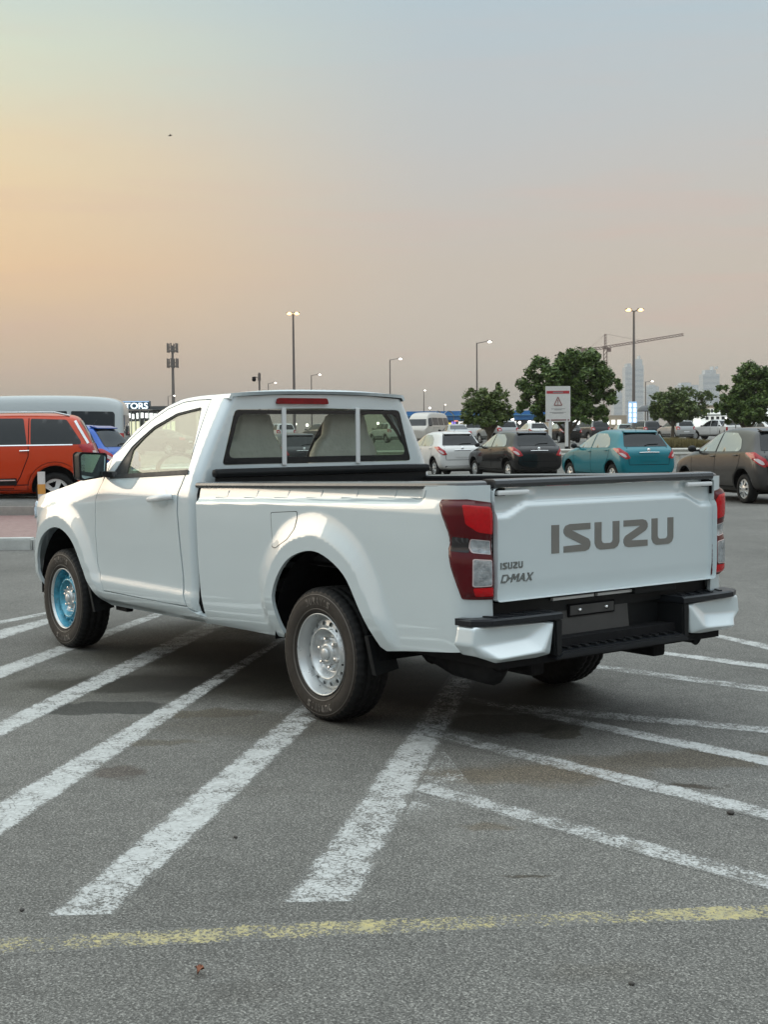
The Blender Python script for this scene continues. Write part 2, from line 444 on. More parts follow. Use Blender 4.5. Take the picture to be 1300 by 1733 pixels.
# ------------------------------------------------------------------ ground
def asphalt_nodes(g, detail=True):
    pos = g.n('ShaderNodeNewGeometry').outputs['Position']
    grain = g.noise(pos, 125, 3, 0.75)
    stones = g.voro(pos, 185, 'F1', 'Color')
    ssep = g.n('ShaderNodeSeparateXYZ'); g.link(stones, ssep.inputs[0])
    patch = g.noise(pos, 0.55, 5, 0.6)
    mid = g.noise(pos, 6.0, 4, 0.65)
    v = g.m('ADD', g.m('MULTIPLY', g.rng(grain, 0.36, 0.64), 0.50), g.m('MULTIPLY', ssep.outputs[0], 0.50))
    c = g.ramp(v, [(0.10, (0.048, 0.047, 0.042)), (0.45, (0.108, 0.105, 0.096)), (0.66, (0.160, 0.156, 0.142)), (0.95, (0.36, 0.35, 0.32))])
    k = g.m('MULTIPLY', g.rng(patch, 0.32, 0.68, 0.80, 1.16), g.rng(mid, 0.25, 0.75, 0.86, 1.12))
    kc = g.n('ShaderNodeCombineXYZ')
    for i in range(3): g.link(k, kc.inputs[i])
    c = g.mix(1.0, c, kc.outputs[0], 'MULTIPLY')
    # oil drips, damp patches and brown dirt, plus painted shade under the truck
    warp = g.vm('ADD', pos, g.vm('MULTIPLY', g.vm('SUBTRACT', g.n('ShaderNodeTexNoise').outputs['Color'], (0.5, 0.5, 0.5)), (0, 0, 0)))
    wn = g.n('ShaderNodeTexNoise'); g.link(pos, wn.inputs['Vector']); wn.inputs['Scale'].default_value = 5.0; wn.inputs['Detail'].default_value = 4
    warp = g.vm('ADD', pos, g.vm('MULTIPLY', g.vm('SUBTRACT', wn.outputs['Color'], (0.5, 0.5, 0.5)), (0.30, 0.30, 0)))
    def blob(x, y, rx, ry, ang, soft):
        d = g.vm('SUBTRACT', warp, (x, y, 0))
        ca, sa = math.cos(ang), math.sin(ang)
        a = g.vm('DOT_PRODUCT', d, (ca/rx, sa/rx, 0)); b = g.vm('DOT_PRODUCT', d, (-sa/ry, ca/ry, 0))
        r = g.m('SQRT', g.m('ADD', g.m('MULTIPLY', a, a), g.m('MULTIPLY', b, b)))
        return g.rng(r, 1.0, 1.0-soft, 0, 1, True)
    YA = R(-37+90)   # along the image's horizontal
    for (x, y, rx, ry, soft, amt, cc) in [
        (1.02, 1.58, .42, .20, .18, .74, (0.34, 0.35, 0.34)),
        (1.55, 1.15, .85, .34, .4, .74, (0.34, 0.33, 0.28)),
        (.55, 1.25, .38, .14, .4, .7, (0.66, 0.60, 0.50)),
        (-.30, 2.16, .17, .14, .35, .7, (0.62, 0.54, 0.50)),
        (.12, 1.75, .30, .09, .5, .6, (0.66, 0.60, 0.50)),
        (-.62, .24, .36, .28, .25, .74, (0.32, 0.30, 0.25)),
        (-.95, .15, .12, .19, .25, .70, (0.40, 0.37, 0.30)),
        (-.1, -.15, .8, .5, .5, .74, (0.24, 0.22, 0.17)),  # truck shadow by the rear axle, painted along with brown dirt
        (-1.45, .78, .62, .25, .6, .70, (0.80, 0.69, 0.56)),
        (-1.72, .05, .85, .22, .6, .70, (0.70, 0.62, 0.52)),
        (-2.0, .42, .14, .05, .6, .8, (0.35, 0.30, 0.25)),
        (-1.9, 1.42, .16, .06, .7, .55, (0.72, 0.62, 0.50)),
        (-2.37, 1.72, .075, .03, .6, .7, (0.45, 0.40, 0.34)),
        (2.3, .3, 1.1, .7, .5, .7, (0.28, 0.27, 0.22)),  # painted shade under the cab, mixed with oil and dirt
        (.9, .1, 1.9, .95, .5, .74, (0.22, 0.21, 0.17)),  # broad painted shadow between the wheels, with damp stains
        (-3.1, 2.1, .25, .10, .8, .3, (0.72, 0.68, 0.62)),
        (-1.15, 1.25, .10, .28, .5, .4, (1.35, 1.35, 1.38)),
        (1.9, 1.7, 1.6, .8, .5, .55, (0.62, 0.61, 0.57)),
        (.1, 1.1, 1.0, .4, .6, .55, (0.62, 0.58, 0.52)),
        (-.9, 1.9, .35, .12, .6, .25, (0.70, 0.68, 0.66)),
        (-2.6, 2.9, .20, .08, .7, .3, (0.72, 0.70, 0.68)),
    ]:
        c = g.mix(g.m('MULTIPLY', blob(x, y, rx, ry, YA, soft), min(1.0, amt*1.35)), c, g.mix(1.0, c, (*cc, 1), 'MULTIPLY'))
    h = g.m('ADD', g.m('MULTIPLY', grain, 0.7), g.m('MULTIPLY', ssep.outputs[0], 0.3))
    return c, h, pos
def asphalt_mat():
    m, g, b = newmat('asphalt')
    c, h, pos = asphalt_nodes(g)
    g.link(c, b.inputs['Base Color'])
    b.inputs['Roughness'].default_value = 0.8; b.inputs['Specular IOR Level'].default_value = 0.35
    bp_ = g.n('ShaderNodeBump'); bp_.inputs['Strength'].default_value = 0.55; bp_.inputs['Distance'].default_value = 0.006
    g.link(h, bp_.inputs['Height']); g.link(bp_.outputs[0], b.inputs['Normal'])
    return m
def paint_mat(name, colr, dirt):
    m, g, b = newmat(name)
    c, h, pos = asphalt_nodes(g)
    uv = g.n('ShaderNodeUVMap'); uv.uv_map = 'wear'
    s = g.n('ShaderNodeSeparateXYZ'); g.link(uv.outputs[0], s.inputs[0])
    edge, wear = s.outputs[0], s.outputs[1]      # |across| 0..1, local wear 0..1
    edge = g.m('ABSOLUTE', edge)
    fine = g.noise(pos, 70, 4, 0.75); midn = g.noise(pos, 9, 4, 0.6)
    crack = g.voro(pos, 17, 'DISTANCE_TO_EDGE', 'Distance')
    wp = g.n('ShaderNodeTexNoise'); g.link(pos, wp.inputs['Vector']); wp.inputs['Scale'].default_value = 12
    pw = g.vm('ADD', pos, g.vm('MULTIPLY', wp.outputs['Color'], (0.09, 0.09, 0)))
    crack = g.voro(pw, 15, 'DISTANCE_TO_EDGE', 'Distance')
    ck = g.m('MULTIPLY', g.rng(crack, 0.05, 0.0), g.rng(g.noise(pos, 3.0, 2), 0.42, 0.6))
    cover = g.m('ADD', g.m('MULTIPLY', fine, 0.62), g.m('MULTIPLY', midn, 0.38))
    thr = g.m('ADD', g.rng(wear, 0, 1, 0.425, 0.61), g.m('MULTIPLY', g.m('POWER', edge, 6.0), 0.20))
    mk = g.rng(g.m('SUBTRACT', cover, thr), -0.03, 0.03)
    mk = g.m('MULTIPLY', mk, g.m('SUBTRACT', 1.0, g.m('MULTIPLY', ck, 0.85)))
    pc = g.mix(g.rng(g.noise(pos, 30, 4, 0.7), 0.3, 0.75), (*colr, 1), (*dirt, 1))
    # paint takes the dirt beneath: darker where the ground is stained
    bright = g.n('ShaderNodeRGBToBW'); g.link(c, bright.inputs[0])
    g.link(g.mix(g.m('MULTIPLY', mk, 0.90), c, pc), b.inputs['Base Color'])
    b.inputs['Roughness'].default_value = 0.75
    bp_ = g.n('ShaderNodeBump'); bp_.inputs['Strength'].default_value = 0.4; bp_.inputs['Distance'].default_value = 0.005
    g.link(g.m('ADD', h, g.m('MULTIPLY', mk, 0.5)), bp_.inputs['Height']); g.link(bp_.outputs[0], b.inputs['Normal'])
    return m
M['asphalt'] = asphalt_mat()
M['linewhite'] = paint_mat('worn_white_paint', (0.56, 0.575, 0.565), (0.34, 0.345, 0.33))
M['lineyellow'] = paint_mat('worn_yellow_paint', (0.50, 0.42, 0.17), (0.30, 0.29, 0.19))
T = [-3900, -1500, -300, -60, -20, 0, 10, 20, 30, 40, 48]+[48+k*2.8 for k in range(1, 21)]+[115, 140, 200, 400, 1000, 2500, 3900]
Sx = [-3900, -1500, -400, -120, -60, -30, -15, 0, 15, 30, 60, 120, 400, 1500, 3900]
gv = []
for t in T:
    for s in Sx:
        q = ts(t, s); q.z = terrain(q.x, q.y); gv.append(q)
gf = [(i*len(Sx)+j, i*len(Sx)+j+1, (i+1)*len(Sx)+j+1, (i+1)*len(Sx)+j) for i in range(len(T)-1) for j in range(len(Sx)-1)]
gf = [q[::-1] for q in gf]
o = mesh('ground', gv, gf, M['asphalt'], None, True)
if o.data.polygons[0].normal.z < 0: o.data.flip_normals()
tag(o, kind='structure')

def stripe(name, A, B, wear, m, z=0.004):
    """a painted line between two edges given as ground points, worn unevenly"""
    def param(P, k=24):
        L = [0]
        for a, b in zip(P, P[1:]): L.append(L[-1]+math.dist(a, b))
        o = []
        for i in range(k+1):
            s = L[-1]*i/k
            j = max(q for q in range(len(P)-1) if L[q] <= s+1e-9)
            t = (s-L[j])/((L[j+1]-L[j]) or 1); o.append((P[j][0]+(P[j+1][0]-P[j][0])*t, P[j][1]+(P[j+1][1]-P[j][1])*t))
        return o
    def smoothp(P, n=6):
        if len(P) < 3: return P
        o = []
        for i in range(len(P)-1):
            p0 = P[max(i-1, 0)]; p1 = P[i]; p2 = P[i+1]; p3 = P[min(i+2, len(P)-1)]
            for k in range(n):
                t = k/n; o.append(tuple(.5*(2*p1[j]+(p2[j]-p0[j])*t+(2*p0[j]-5*p1[j]+4*p2[j]-p3[j])*t*t+(3*p1[j]-p0[j]-3*p2[j]+p3[j])*t**3) for j in (0, 1)))
        o.append(P[-1]); return o
    a, b = param(smoothp(A)), param(smoothp(B)); v = []; uvs = []
    W = [-1, -.8, 0, .8, 1]
    for i, (p_, q_) in enumerate(zip(a, b)):
        for w in W:
            t = (w*1.12+1)/2; x, y = p_[0]+(q_[0]-p_[0])*t, p_[1]+(q_[1]-p_[1])*t
            v.append((x, y, z))
            wr = wear[0]+(wear[1]-wear[0])*i/24 if len(wear) == 2 else wear[min(int(i/24*(len(wear)-1)), len(wear)-2)]*(1-(i/24*(len(wear)-1)) % 1)+wear[min(int(i/24*(len(wear)-1))+1, len(wear)-1)]*((i/24*(len(wear)-1)) % 1)
            uvs.append((w, wr))
    f = [(i*5+j, i*5+j+1, (i+1)*5+j+1, (i+1)*5+j) for i in range(24) for j in range(4)]
    o = mesh(name, v, f, m)
    if o.data.polygons[0].normal.z < 0: o.data.flip_normals()
    uv = o.data.uv_layers.new(name='wear')
    for l in o.data.loops: uv.data[l.index].uv = uvs[l.vertex_index]
    return tag(o, kind='structure')
def ext(P, k0=0.0, k1=0.0):
    P = list(P)
    def e(a, b, k): L = math.dist(a, b); return (b[0]+(b[0]-a[0])*k/L, b[1]+(b[1]-a[1])*k/L)
    if k0: P[0] = e(P[1], P[0], k0)
    if k1: P[-1] = e(P[-2], P[-1], k1)
    return P
LN_ = [
    ([(-1.75, 3.105), (0.337, 0.812)], [(-1.857, 2.948), (0.078, 0.85)], 0, 1.3, (0.35, 0.05, 0.1, 0.3, 0.4, 0.6)),
    ([(-2.101, 2.481), (0.673, -0.584)], [(-2.23, 2.303), (0.795, -0.935)], 0, 1.8, (0.2, 0.35, 0.15, 0.55, 0.5, 0.4, 0.6)),
    ([(-0.421, 2.729), (1.786, 0.298)], [(-0.847, 2.897), (1.999, -0.06)], 0.9, 1.5, (0.1, 0.05, 0.12, 0.3, 0.5, 0.6)),
    ([(1.063, 2.144), (3.254, -0.18)], [(0.707, 2.284), (3.058, -0.269)], 1.2, 1.5, (0.1, 0.1, 0.2, 0.4, 0.5)),
    ([(2.65, 1.518), (4.032, -0.113)], [(2.244, 1.678), (3.833, -0.088)], 1.5, 1.2, (0.1, 0.05, 0.2, 0.4)),
    ([(4.226, 0.896), (4.575, 0.407)], [(3.764, 1.078), (4.245, 0.534)], 2, 1.8, (0.1, 0.1, 0.3)),
    ([(4.735, 0.695), (4.959, 0.253)], [(4.538, 0.773), (4.784, 0.328)], 2, 1.5, (0.2, 0.3)),
]
for i, (a, b, k0, k1, w) in enumerate(LN_):
    stripe('road_marking', ext(a, k0, k1), ext(b, k0, k1), w, M['linewhite'], 0.0004+0.00005*i)
RN_ = [
    ([(-1.286, 1.216), (-2.877, 1.101)], [(-1.333, 1.349), (-2.966, 1.219)], 0, 0.8, (0.2, 0.48, 0.42, 0.35, 0.35, 0.2, 0.6)),
    ([(-0.565, 0.548), (-2.393, 0.449)], [(-0.675, 0.677), (-2.496, 0.587)], 0.1, 1.2, (0.35, 0.42, 0.15, 0.25, 0.5, 0.4)),
    ([(-0.024, -0.117), (-1.891, -0.226)], [(-0.147, -0.01), (-1.99, -0.094)], 0.1, 1.5, (0.85, 0.45, 0.12, 0.0, 0.05, 0.15)),
    ([(-0.54, -0.285), (-1.512, -0.736)], [(-0.668, -0.158), (-1.6, -0.618)], 0.3, 1.2, (0.6, 0.35, 0.4, 0.6)),
    ([(0.145, -1.432), (-0.868, -1.603)], [(0.031, -1.309), (-0.975, -1.459)], 0.6, 1.8, (0.6, 0.35, 0.3)),
    ([(0.574, -2.067), (-0.411, -2.218)], [(0.49, -1.975), (-0.527, -2.062)], 0.8, 2.0, (0.3, 0.15, 0.3)),
    ([(0.801, -3.014), (0.08, -2.878)], [(0.726, -2.923), (-0.074, -2.671)], 2.0, 1.5, (0.3, 0.2)),
]
for i, (a, b, k0, k1, w) in enumerate(RN_):
    stripe('road_marking', ext(a, k0, k1), ext(b, k0, k1), w, M['linewhite'], 0.0009+0.00005*i)
stripe('road_marking', ext([(-1.836, 3.287), (-2.406, 2.322), (-3.055, 1.339)], 1.2, 1.2), ext([(-1.961, 3.337), (-2.508, 2.4), (-3.129, 1.439)], 1.2, 1.2), (.50, .38, .45, .58, .40, .45, .72, .28, .48, .34, .55), M['lineyellow'], 0.0005)

stripe('road_marking', [(-0.948, 1.237), (-0.796, 0.759)], [(-1.671, 1.648), (-1.588, 1.206)], (.66, .58, .70), M['linewhite'], 0.0002)
# raised island on the left with brick paving, its kerb and the low wall at its back
def concrete(name, c):
    m, g, b = newmat(name)
    pos = g.n('ShaderNodeNewGeometry').outputs['Position']
    k = g.rng(g.noise(pos, 3.0, 5, 0.7), 0.3, 0.7, 0.78, 1.12)
    kc = g.n('ShaderNodeCombineXYZ')
    for i in range(3): g.link(k, kc.inputs[i])
    g.link(g.mix(1.0, (*c, 1), kc.outputs[0], 'MULTIPLY'), b.inputs['Base Color']); b.inputs['Roughness'].default_value = 0.85
    bp_ = g.n('ShaderNodeBump'); bp_.inputs['Strength'].default_value = 0.3; bp_.inputs['Distance'].default_value = 0.01
    g.link(g.noise(pos, 40, 4, 0.7), bp_.inputs['Height']); g.link(bp_.outputs[0], b.inputs['Normal'])
    return m
M['kerb'] = concrete('painted_kerb_concrete', (0.46, 0.47, 0.45))
M['kerb2'] = concrete('plain_concrete', (0.36, 0.33, 0.30))
def brick_mat():
    m, g, b = newmat('pink_brick_paving')
    pos = g.n('ShaderNodeNewGeometry').outputs['Position']
    x = g.n('ShaderNodeTexBrick'); g.link(pos, x.inputs['Vector'])
    x.inputs['Color1'].default_value = (0.25, 0.155, 0.14, 1); x.inputs['Color2'].default_value = (0.30, 0.20, 0.18, 1); x.inputs['Mortar'].default_value = (0.17, 0.14, 0.13, 1)
    x.inputs['Scale'].default_value = 5.0; x.inputs['Mortar Size'].default_value = 0.012
    g.link(x.outputs[0], b.inputs['Base Color']); b.inputs['Roughness'].default_value = 0.8
    return m
M['brick'] = brick_mat()
E_R = -3.6   # the island ends behind the truck
def slab(name, t0, t1, s0, s1, z0, z1, m, bev=0.0, kind='structure'):
    mb = MB()
    P = [ts(t0, s0, z0), ts(t0, s1, z0), ts(t1, s1, z0), ts(t1, s0, z0), ts(t0, s0, z1), ts(t0, s1, z1), ts(t1, s1, z1), ts(t1, s0, z1)]
    mb.hexa(P); o = mb.build(name, m, None, True, bev)
    return tag(o, kind=kind)
slab('island_paving', 17.55, 22.55, -40, E_R-.2, -.05, .145, M['brick'])
slab('kerb', 17.3, 17.546, -4.55, E_R, -.05, .152, M['kerb'], .02)
slab('kerb', 17.3, 17.546, -40, -4.56, -.05, .150, M['kerb'], .02)
slab('raised_pavement', 22.95, 60, -60, E_R-.4, -.05, .18, M['asphalt'])
slab('kerb', 22.65, 22.946, -60, E_R-.3, .10, .285, M['kerb2'], .02)
slab('kerb_gap', 22.56, 22.645, -60, E_R-.3, -.05, .10, M['gap'])  # near-black strip in the gap between paving and rear kerb
# ------------------------------------------------------------------ the white pickup
ZS=[.30,.36,.40,.45,.50,.57,.65,.80,1.0,1.085,1.115,1.17,1.22,1.30,1.45,1.60,1.70]
YS=[.78,.82,.868,.890,.896,.8885,.8895,.8945,.8985,.8985,.8945,.881,.866,.834,.766,.690,.635]
YB=[.80,.835,.862,.878,.884,.888,.8905,.8945,.8985,.8985,.8945,.881,.866,.834,.766,.690,.635]
def spl(xs,ys,x):
    n=len(xs)
    if x<=xs[0]: return ys[0]+(x-xs[0])*(ys[1]-ys[0])/(xs[1]-xs[0])
    if x>=xs[-1]: return ys[-1]+(x-xs[-1])*(ys[-1]-ys[-2])/(xs[-1]-xs[-2])
    i=max(k for k in range(n-1) if xs[k]<=x)
    h=xs[i+1]-xs[i]
    def m(k):
        if k==0: return (ys[1]-ys[0])/(xs[1]-xs[0])
        if k==n-1: return (ys[-1]-ys[-2])/(xs[-1]-xs[-2])
        a=(ys[k]-ys[k-1])/(xs[k]-xs[k-1]);b=(ys[k+1]-ys[k])/(xs[k+1]-xs[k])
        if a*b<=0:return 0.0
        return 2*a*b/(a+b)
    t=(x-xs[i])/h
    return (2*t**3-3*t*t+1)*ys[i]+(t**3-2*t*t+t)*h*m(i)+(3*t*t-2*t**3)*ys[i+1]+(t**3-t*t)*h*m(i+1)
def sm(a,b,x):
    t=max(0.0,min(1.0,(x-a)/(b-a)));return t*t*(3-2*t)
def bez(P,n=40):
    o=[]
    for k in range(n+1):
        t=k/n;s=1-t
        o.append(tuple(s**3*P[0][i]+3*s*s*t*P[1][i]+3*s*t*t*P[2][i]+t**3*P[3][i] for i in (0,1)))
    return o
def arclen(pl):
    L=[0.0]
    for a,b in zip(pl,pl[1:]): L.append(L[-1]+math.hypot(b[0]-a[0],b[1]-a[1]))
    return L
REAR=bez([(-.93,.897),(-1.08,.895),(-1.152,.885),(-1.152,.745)]); REARL=arclen(REAR)
FRONT=bez([(3.30,.897),(3.64,.893),(3.78,.83),(3.83,.50)])+bez([(3.83,.50),(3.86,.33),(3.88,.15),(3.88,0)])[1:]; FRONTL=arclen(FRONT)
def walk(pl,L,s):
    s=max(0.0,s)
    if s>=L[-1]:
        a,b=pl[-2],pl[-1];k=len(L)-2
    else:
        k=0
        lo,hi=0,len(L)-1
        while hi-lo>1:
            m=(lo+hi)//2
            if L[m]<=s: lo=m
            else: hi=m
        k=lo
    a,b=pl[k],pl[k+1];h=L[k+1]-L[k];t=(s-L[k])/h
    return a[0]+(b[0]-a[0])*t,a[1]+(b[1]-a[1])*t,(b[0]-a[0])/h,(b[1]-a[1])/h
def plan(u):
    if u<-.93:
        x,y,tx,ty=walk(REAR,REARL,-.93-u); return x,y,ty*1.0,-tx  # outward normal: tangent(-x,0)->(0,1)
    if u>3.30:
        x,y,tx,ty=walk(FRONT,FRONTL,u-3.30); return x,y,-ty,tx
    y=.897+.006*math.sin(math.pi*(u+.93)/4.23)
    return u,y,0.0,1.0
RARCH=[(.33,.36),(.365,.47),(.381,.604),(.325,.716),(.211,.816),(.04,.867),(-.107,.853),(-.269,.77),(-.37,.64),(-.45,.52),(-.521,.42),(-.55,.36)]
FARCH=[(3.40,.30),(3.45,.40),(3.478,.52),(3.45,.65),(3.362,.75),(3.20,.822),(3.03,.83),(2.87,.765),(2.765,.655),(2.67,.52),(2.585,.40),(2.53,.30)]
def crv(P,n=8):
    o=[]
    for i in range(len(P)-1):
        p0=P[max(i-1,0)];p1=P[i];p2=P[i+1];p3=P[min(i+2,len(P)-1)]
        for k in range(n):
            t=k/n
            o.append(tuple(.5*(2*p1[j]+(p2[j]-p0[j])*t+(2*p0[j]-5*p1[j]+4*p2[j]-p3[j])*t*t+(3*p1[j]-p0[j]-3*p2[j]+p3[j])*t**3) for j in (0,1)))
    o.append(P[-1]);return o
RC=crv(RARCH,4);FC=crv(FARCH,4)
def dpl(pl,u,z):
    best=9
    for a,b in zip(pl,pl[1:]):
        dx,dz=b[0]-a[0],b[1]-a[1];L=dx*dx+dz*dz
        t=max(0,min(1,((u-a[0])*dx+(z-a[1])*dz)/L))
        d=math.hypot(u-a[0]-dx*t,z-a[1]-dz*t)
        if d<best:best=d
    return best
def flare(u,z):
    o=0.0
    for pl,cx in ((RC,-.02),(FC,3.05)):
        if abs(u-cx)<.85 and z>.3:
            d=dpl(pl,u,z);D=.205
            if z>.6 or True:
                D=.205-.05*(1-sm(.45,.75,z))
            if d<D:
                r=min(1.0,(D-d)/(D-.075))
                r=r*r*(1.9-.9*r) if r<1 else 1.0
                w=sm(.36,.62,z)
                o=max(o,.033*r*w)
    return o
def off(u,z):
    ze=z
    if u>2.3: ze=z+.19*sm(2.3,3.5,u)*sm(.78,1.05,z)
    o=spl(ZS,YS,ze)-.90
    if u<1.21: o=spl(ZS,YB,ze)-.90
    if u<1.21 and u>-.93:
        zs=1.108-.032*u
        g=.022*sm(zs-.006,zs+.026,z)*sm(-.85,-.78,u)
        o=spl(ZS,YB,min(z,1.16))-.90-g
        if u<=-.80 or True: pass
    if u<-.93: o=(spl(ZS,YB,min(z,1.16))-.90)*(1-.75*sm(-.95,-1.15,u))
    return o+flare(u,z)
def S(u,z,d=0.0):
    x,y,nx,ny=plan(u);o=off(u,z)+d
    return (x+nx*o,y+ny*o,z)

truck = empty('pickup_truck', (0, 0, 0), 0, 'white single cab pickup truck with an empty bed, parked across the hatched lines in front', 'pickup truck')
def Sd(d): return lambda u, z: S(u, z, d)
def both(name, outline, holes, h, m, thick=0.012, d=0.0, parents=(None, None)):
    r = []
    for k in (0, 1):
        r.append(panel(name, outline, holes, h, Sd(d), m, parents[k] or truck, thick, True if FLIP else False, 0.004, bool(k)))
    return r
FLIP = False
# orientation: du x dv with u=+x and v=+z points to -y on the left side, so flip
FLIP = True
H = 0.024
def cut(C, zmin0, zmin1):
    """arch curve from its rear foot to its front foot, clipped at a height"""
    q = C[::-1]
    return [p_ for p_ in q]
ra = [q for q in RC[::-1]]
ra = [q for q in ra if q[1] > (0.425 if q[0] < 0 else 0.388)]
bed_out = [(1.156, .372), (1.158, .417), (1.185, .541), (1.2, .75), (1.204, .95), (1.205, 1.17), (.4, 1.188), (-.4, 1.206), (-1.0, 1.22), (-1.238, 1.222),
           (-1.242, .95), (-1.246, .70), (-1.25, .60), (-1.20, .505), (-1.115, .488), (-1.02, .477), (-.768, .452), (-.545, .425)]+ra+[(.372, .383), (.741, .379)]
bed_sides = both('bed_side', bed_out, [], .015, M['white'], 0.02)
fa = [q for q in FC[::-1] if q[1] > 0.352]
fend_out = [(2.452, .455), (2.538, .629), (2.549, .838), (2.528, 1.04), (2.452, 1.159), (2.445, 1.20), (2.602, 1.195), (2.80, 1.162), (2.99, 1.127), (3.245, 1.084), (3.504, 1.039), (3.75, .985), (3.97, .95),
            (3.97, .42), (3.7, .38), (3.47, .37)]+fa[::-1]+[(2.51, .35), (2.46, .40)]
both('front_fender', fend_out, [], .017, M['white'], 0.02)
door_out = [(2.408, 1.32), (2.19, 1.47), (2.06, 1.552), (1.915, 1.615), (1.757, 1.652), (1.592, 1.662), (1.437, 1.662), (1.407, 1.452), (1.378, 1.256), (1.407, 1.165), (1.430, 1.115), (1.435, 1.001),
            (1.418, .83), (1.394, .635), (1.389, .525), (1.356, .46), (1.6, .455), (1.867, .455), (2.446, .456), (2.532, .629), (2.543, .838), (2.522, 1.04), (2.446, 1.159), (2.41, 1.218)]
hole = rounded([(2.33, 1.202), (2.2, 1.385), (2.10, 1.454), (2.006, 1.512), (1.78, 1.590), (1.503, 1.622), (1.425, 1.459), (1.36, 1.25)], .02, 3)
glass = rounded([(2.139, 1.212), (2.175, 1.362), (2.097, 1.433), (2.006, 1.495), (1.78, 1.577), (1.515, 1.609), (1.436, 1.459), (1.372, 1.253)], .015, 3)
doors = both('door', door_out, [hole], .02, M['white'], 0.02)
both('door_seal', [(a, b) for a, b in hole], [glass], 0.03, M['seal'], 0.02, -0.006, doors)
both('side_window', glass, [], 0.05, M['glass_side'], 0.0, -0.012, doors)
both('waist_moulding', [(2.34, 1.182), (2.34, 1.206), (1.36, 1.252), (1.352, 1.228)], [], 0.02, M['seal'], 0.016, 0.008, doors)
rock = [(2.46, .449), (1.345, .452), (1.30, .43), (1.162, .41), (1.158, .366), (1.8, .357), (2.51, .348), (2.47, .39)]
both('rocker_panel', rock, [], H, M['white'], 0.03)
apil = [(2.60, 1.197), (2.43, 1.298), (2.22, 1.492), (2.08, 1.573), (1.938, 1.634), (1.779, 1.677), (1.531, 1.693), (1.232, 1.695), (1.232, 1.668), (1.43, 1.668), (1.592, 1.668), (1.759, 1.658),
        (1.919, 1.621), (2.066, 1.557), (2.196, 1.476), (2.414, 1.326), (2.42, 1.22), (2.452, 1.20)]
both('roof_pillar', apil, [], 0.018, M['white'], 0.02)
# dark backing seen only through the gaps between panels
both('panel_gap', [(2.56, .42), (2.62, 1.15), (2.40, 1.16), (1.30, 1.17), (1.12, 1.15), (1.10, .40)], [], 0.06, M['gap'], 0.0, -0.03)

# rear wall of the cab, wrapping round both corners to the door seam
RC_, FLN = .06, .78
def cabrear(w, z):
    wc = 1.30-RC_*math.pi/2-FLN
    sgn = 1
    if w < wc: w = 2*wc-w; sgn = -1
    if w >= 1.30: p_ = S(w, z); return (p_[0], sgn*p_[1], z)
    yg = S(1.30, z)[1]; s = 1.30-w; L = RC_*math.pi/2
    if s < L: a = s/RC_; return (1.30-RC_*math.sin(a), sgn*(yg-RC_+RC_*math.cos(a)), z)
    v = (s-L)/FLN
    return (1.30-RC_, sgn*(yg-RC_)*(1-v), z)
def w_of(y, z):
    yg = S(1.30, z)[1]-RC_; wl = 1.30-RC_*math.pi/2
    v = 1-abs(y)/yg; w = wl-v*FLN; wc = wl-FLN
    return (w if y >= 0 else 2*wc-w, z)
wc = 1.30-RC_*math.pi/2-FLN
half = [(1.341, .455), (1.373, .525), (1.378, .635), (1.402, .83), (1.420, 1.001), (1.415, 1.115), (1.393, 1.165), (1.366, 1.256), (1.396, 1.452), (1.432, 1.666), (1.30, 1.668), (1.20, 1.674), (.9, 1.69), (wc, 1.694)]
low = [(1.25, .43), (1.2, .42)]
outl = [(a, b) for a, b in half]+[(2*wc-a, b) for a, b in half[::-1][1:]]+[(2*wc-1.2, .42), (1.2, .42)]
wh = [w_of(y, z) for y, z in rounded(resample([(.705, 1.277), (.612, 1.603), (0, 1.612), (-.612, 1.603), (-.705, 1.277)], .12), .03, 3)]
cabr = panel('cab_rear_wall', outl, [wh], 0.03, cabrear, M['white'], truck, 0.02, True)
def rp(x): return lambda y, z: (x, y, z)
win = [(.70, 1.28), (.607, 1.60), (-.607, 1.60), (-.70, 1.28)]
win_in = rounded([(.665, 1.318), (.585, 1.575), (-.585, 1.575), (-.665, 1.318)], .045, 5)
rw = panel('rear_window', rounded(win, .02, 3), [], .08, rp(1.2405), M['glass_rear'], truck, 0, True)
panel('window_border', rounded(win, .02, 3), [win_in], .05, rp(1.2385), M['frit'], rw, .006, True)
for y0 in (.275, -.275):
    mb = MB(); mb.box((1.234, y0, 1.442), (.012, .030, .345), None, .004); mb.build('window_divider', M['whiteplain'], rw)
bk = MB().box((1.228, .135+.01, 1.653), (.022, .0, .0)) if False else None
bl = rounded([(.015+.19, 1.636), (.015+.178, 1.672), (.015-.178, 1.672), (.015-.19, 1.636)], .012, 3)
prism([(y+.14-.015-.0, z) for y, z in bl], lambda y, z, d: (1.222+d, y, z), .03, M['brake'], 'brake_light', truck)

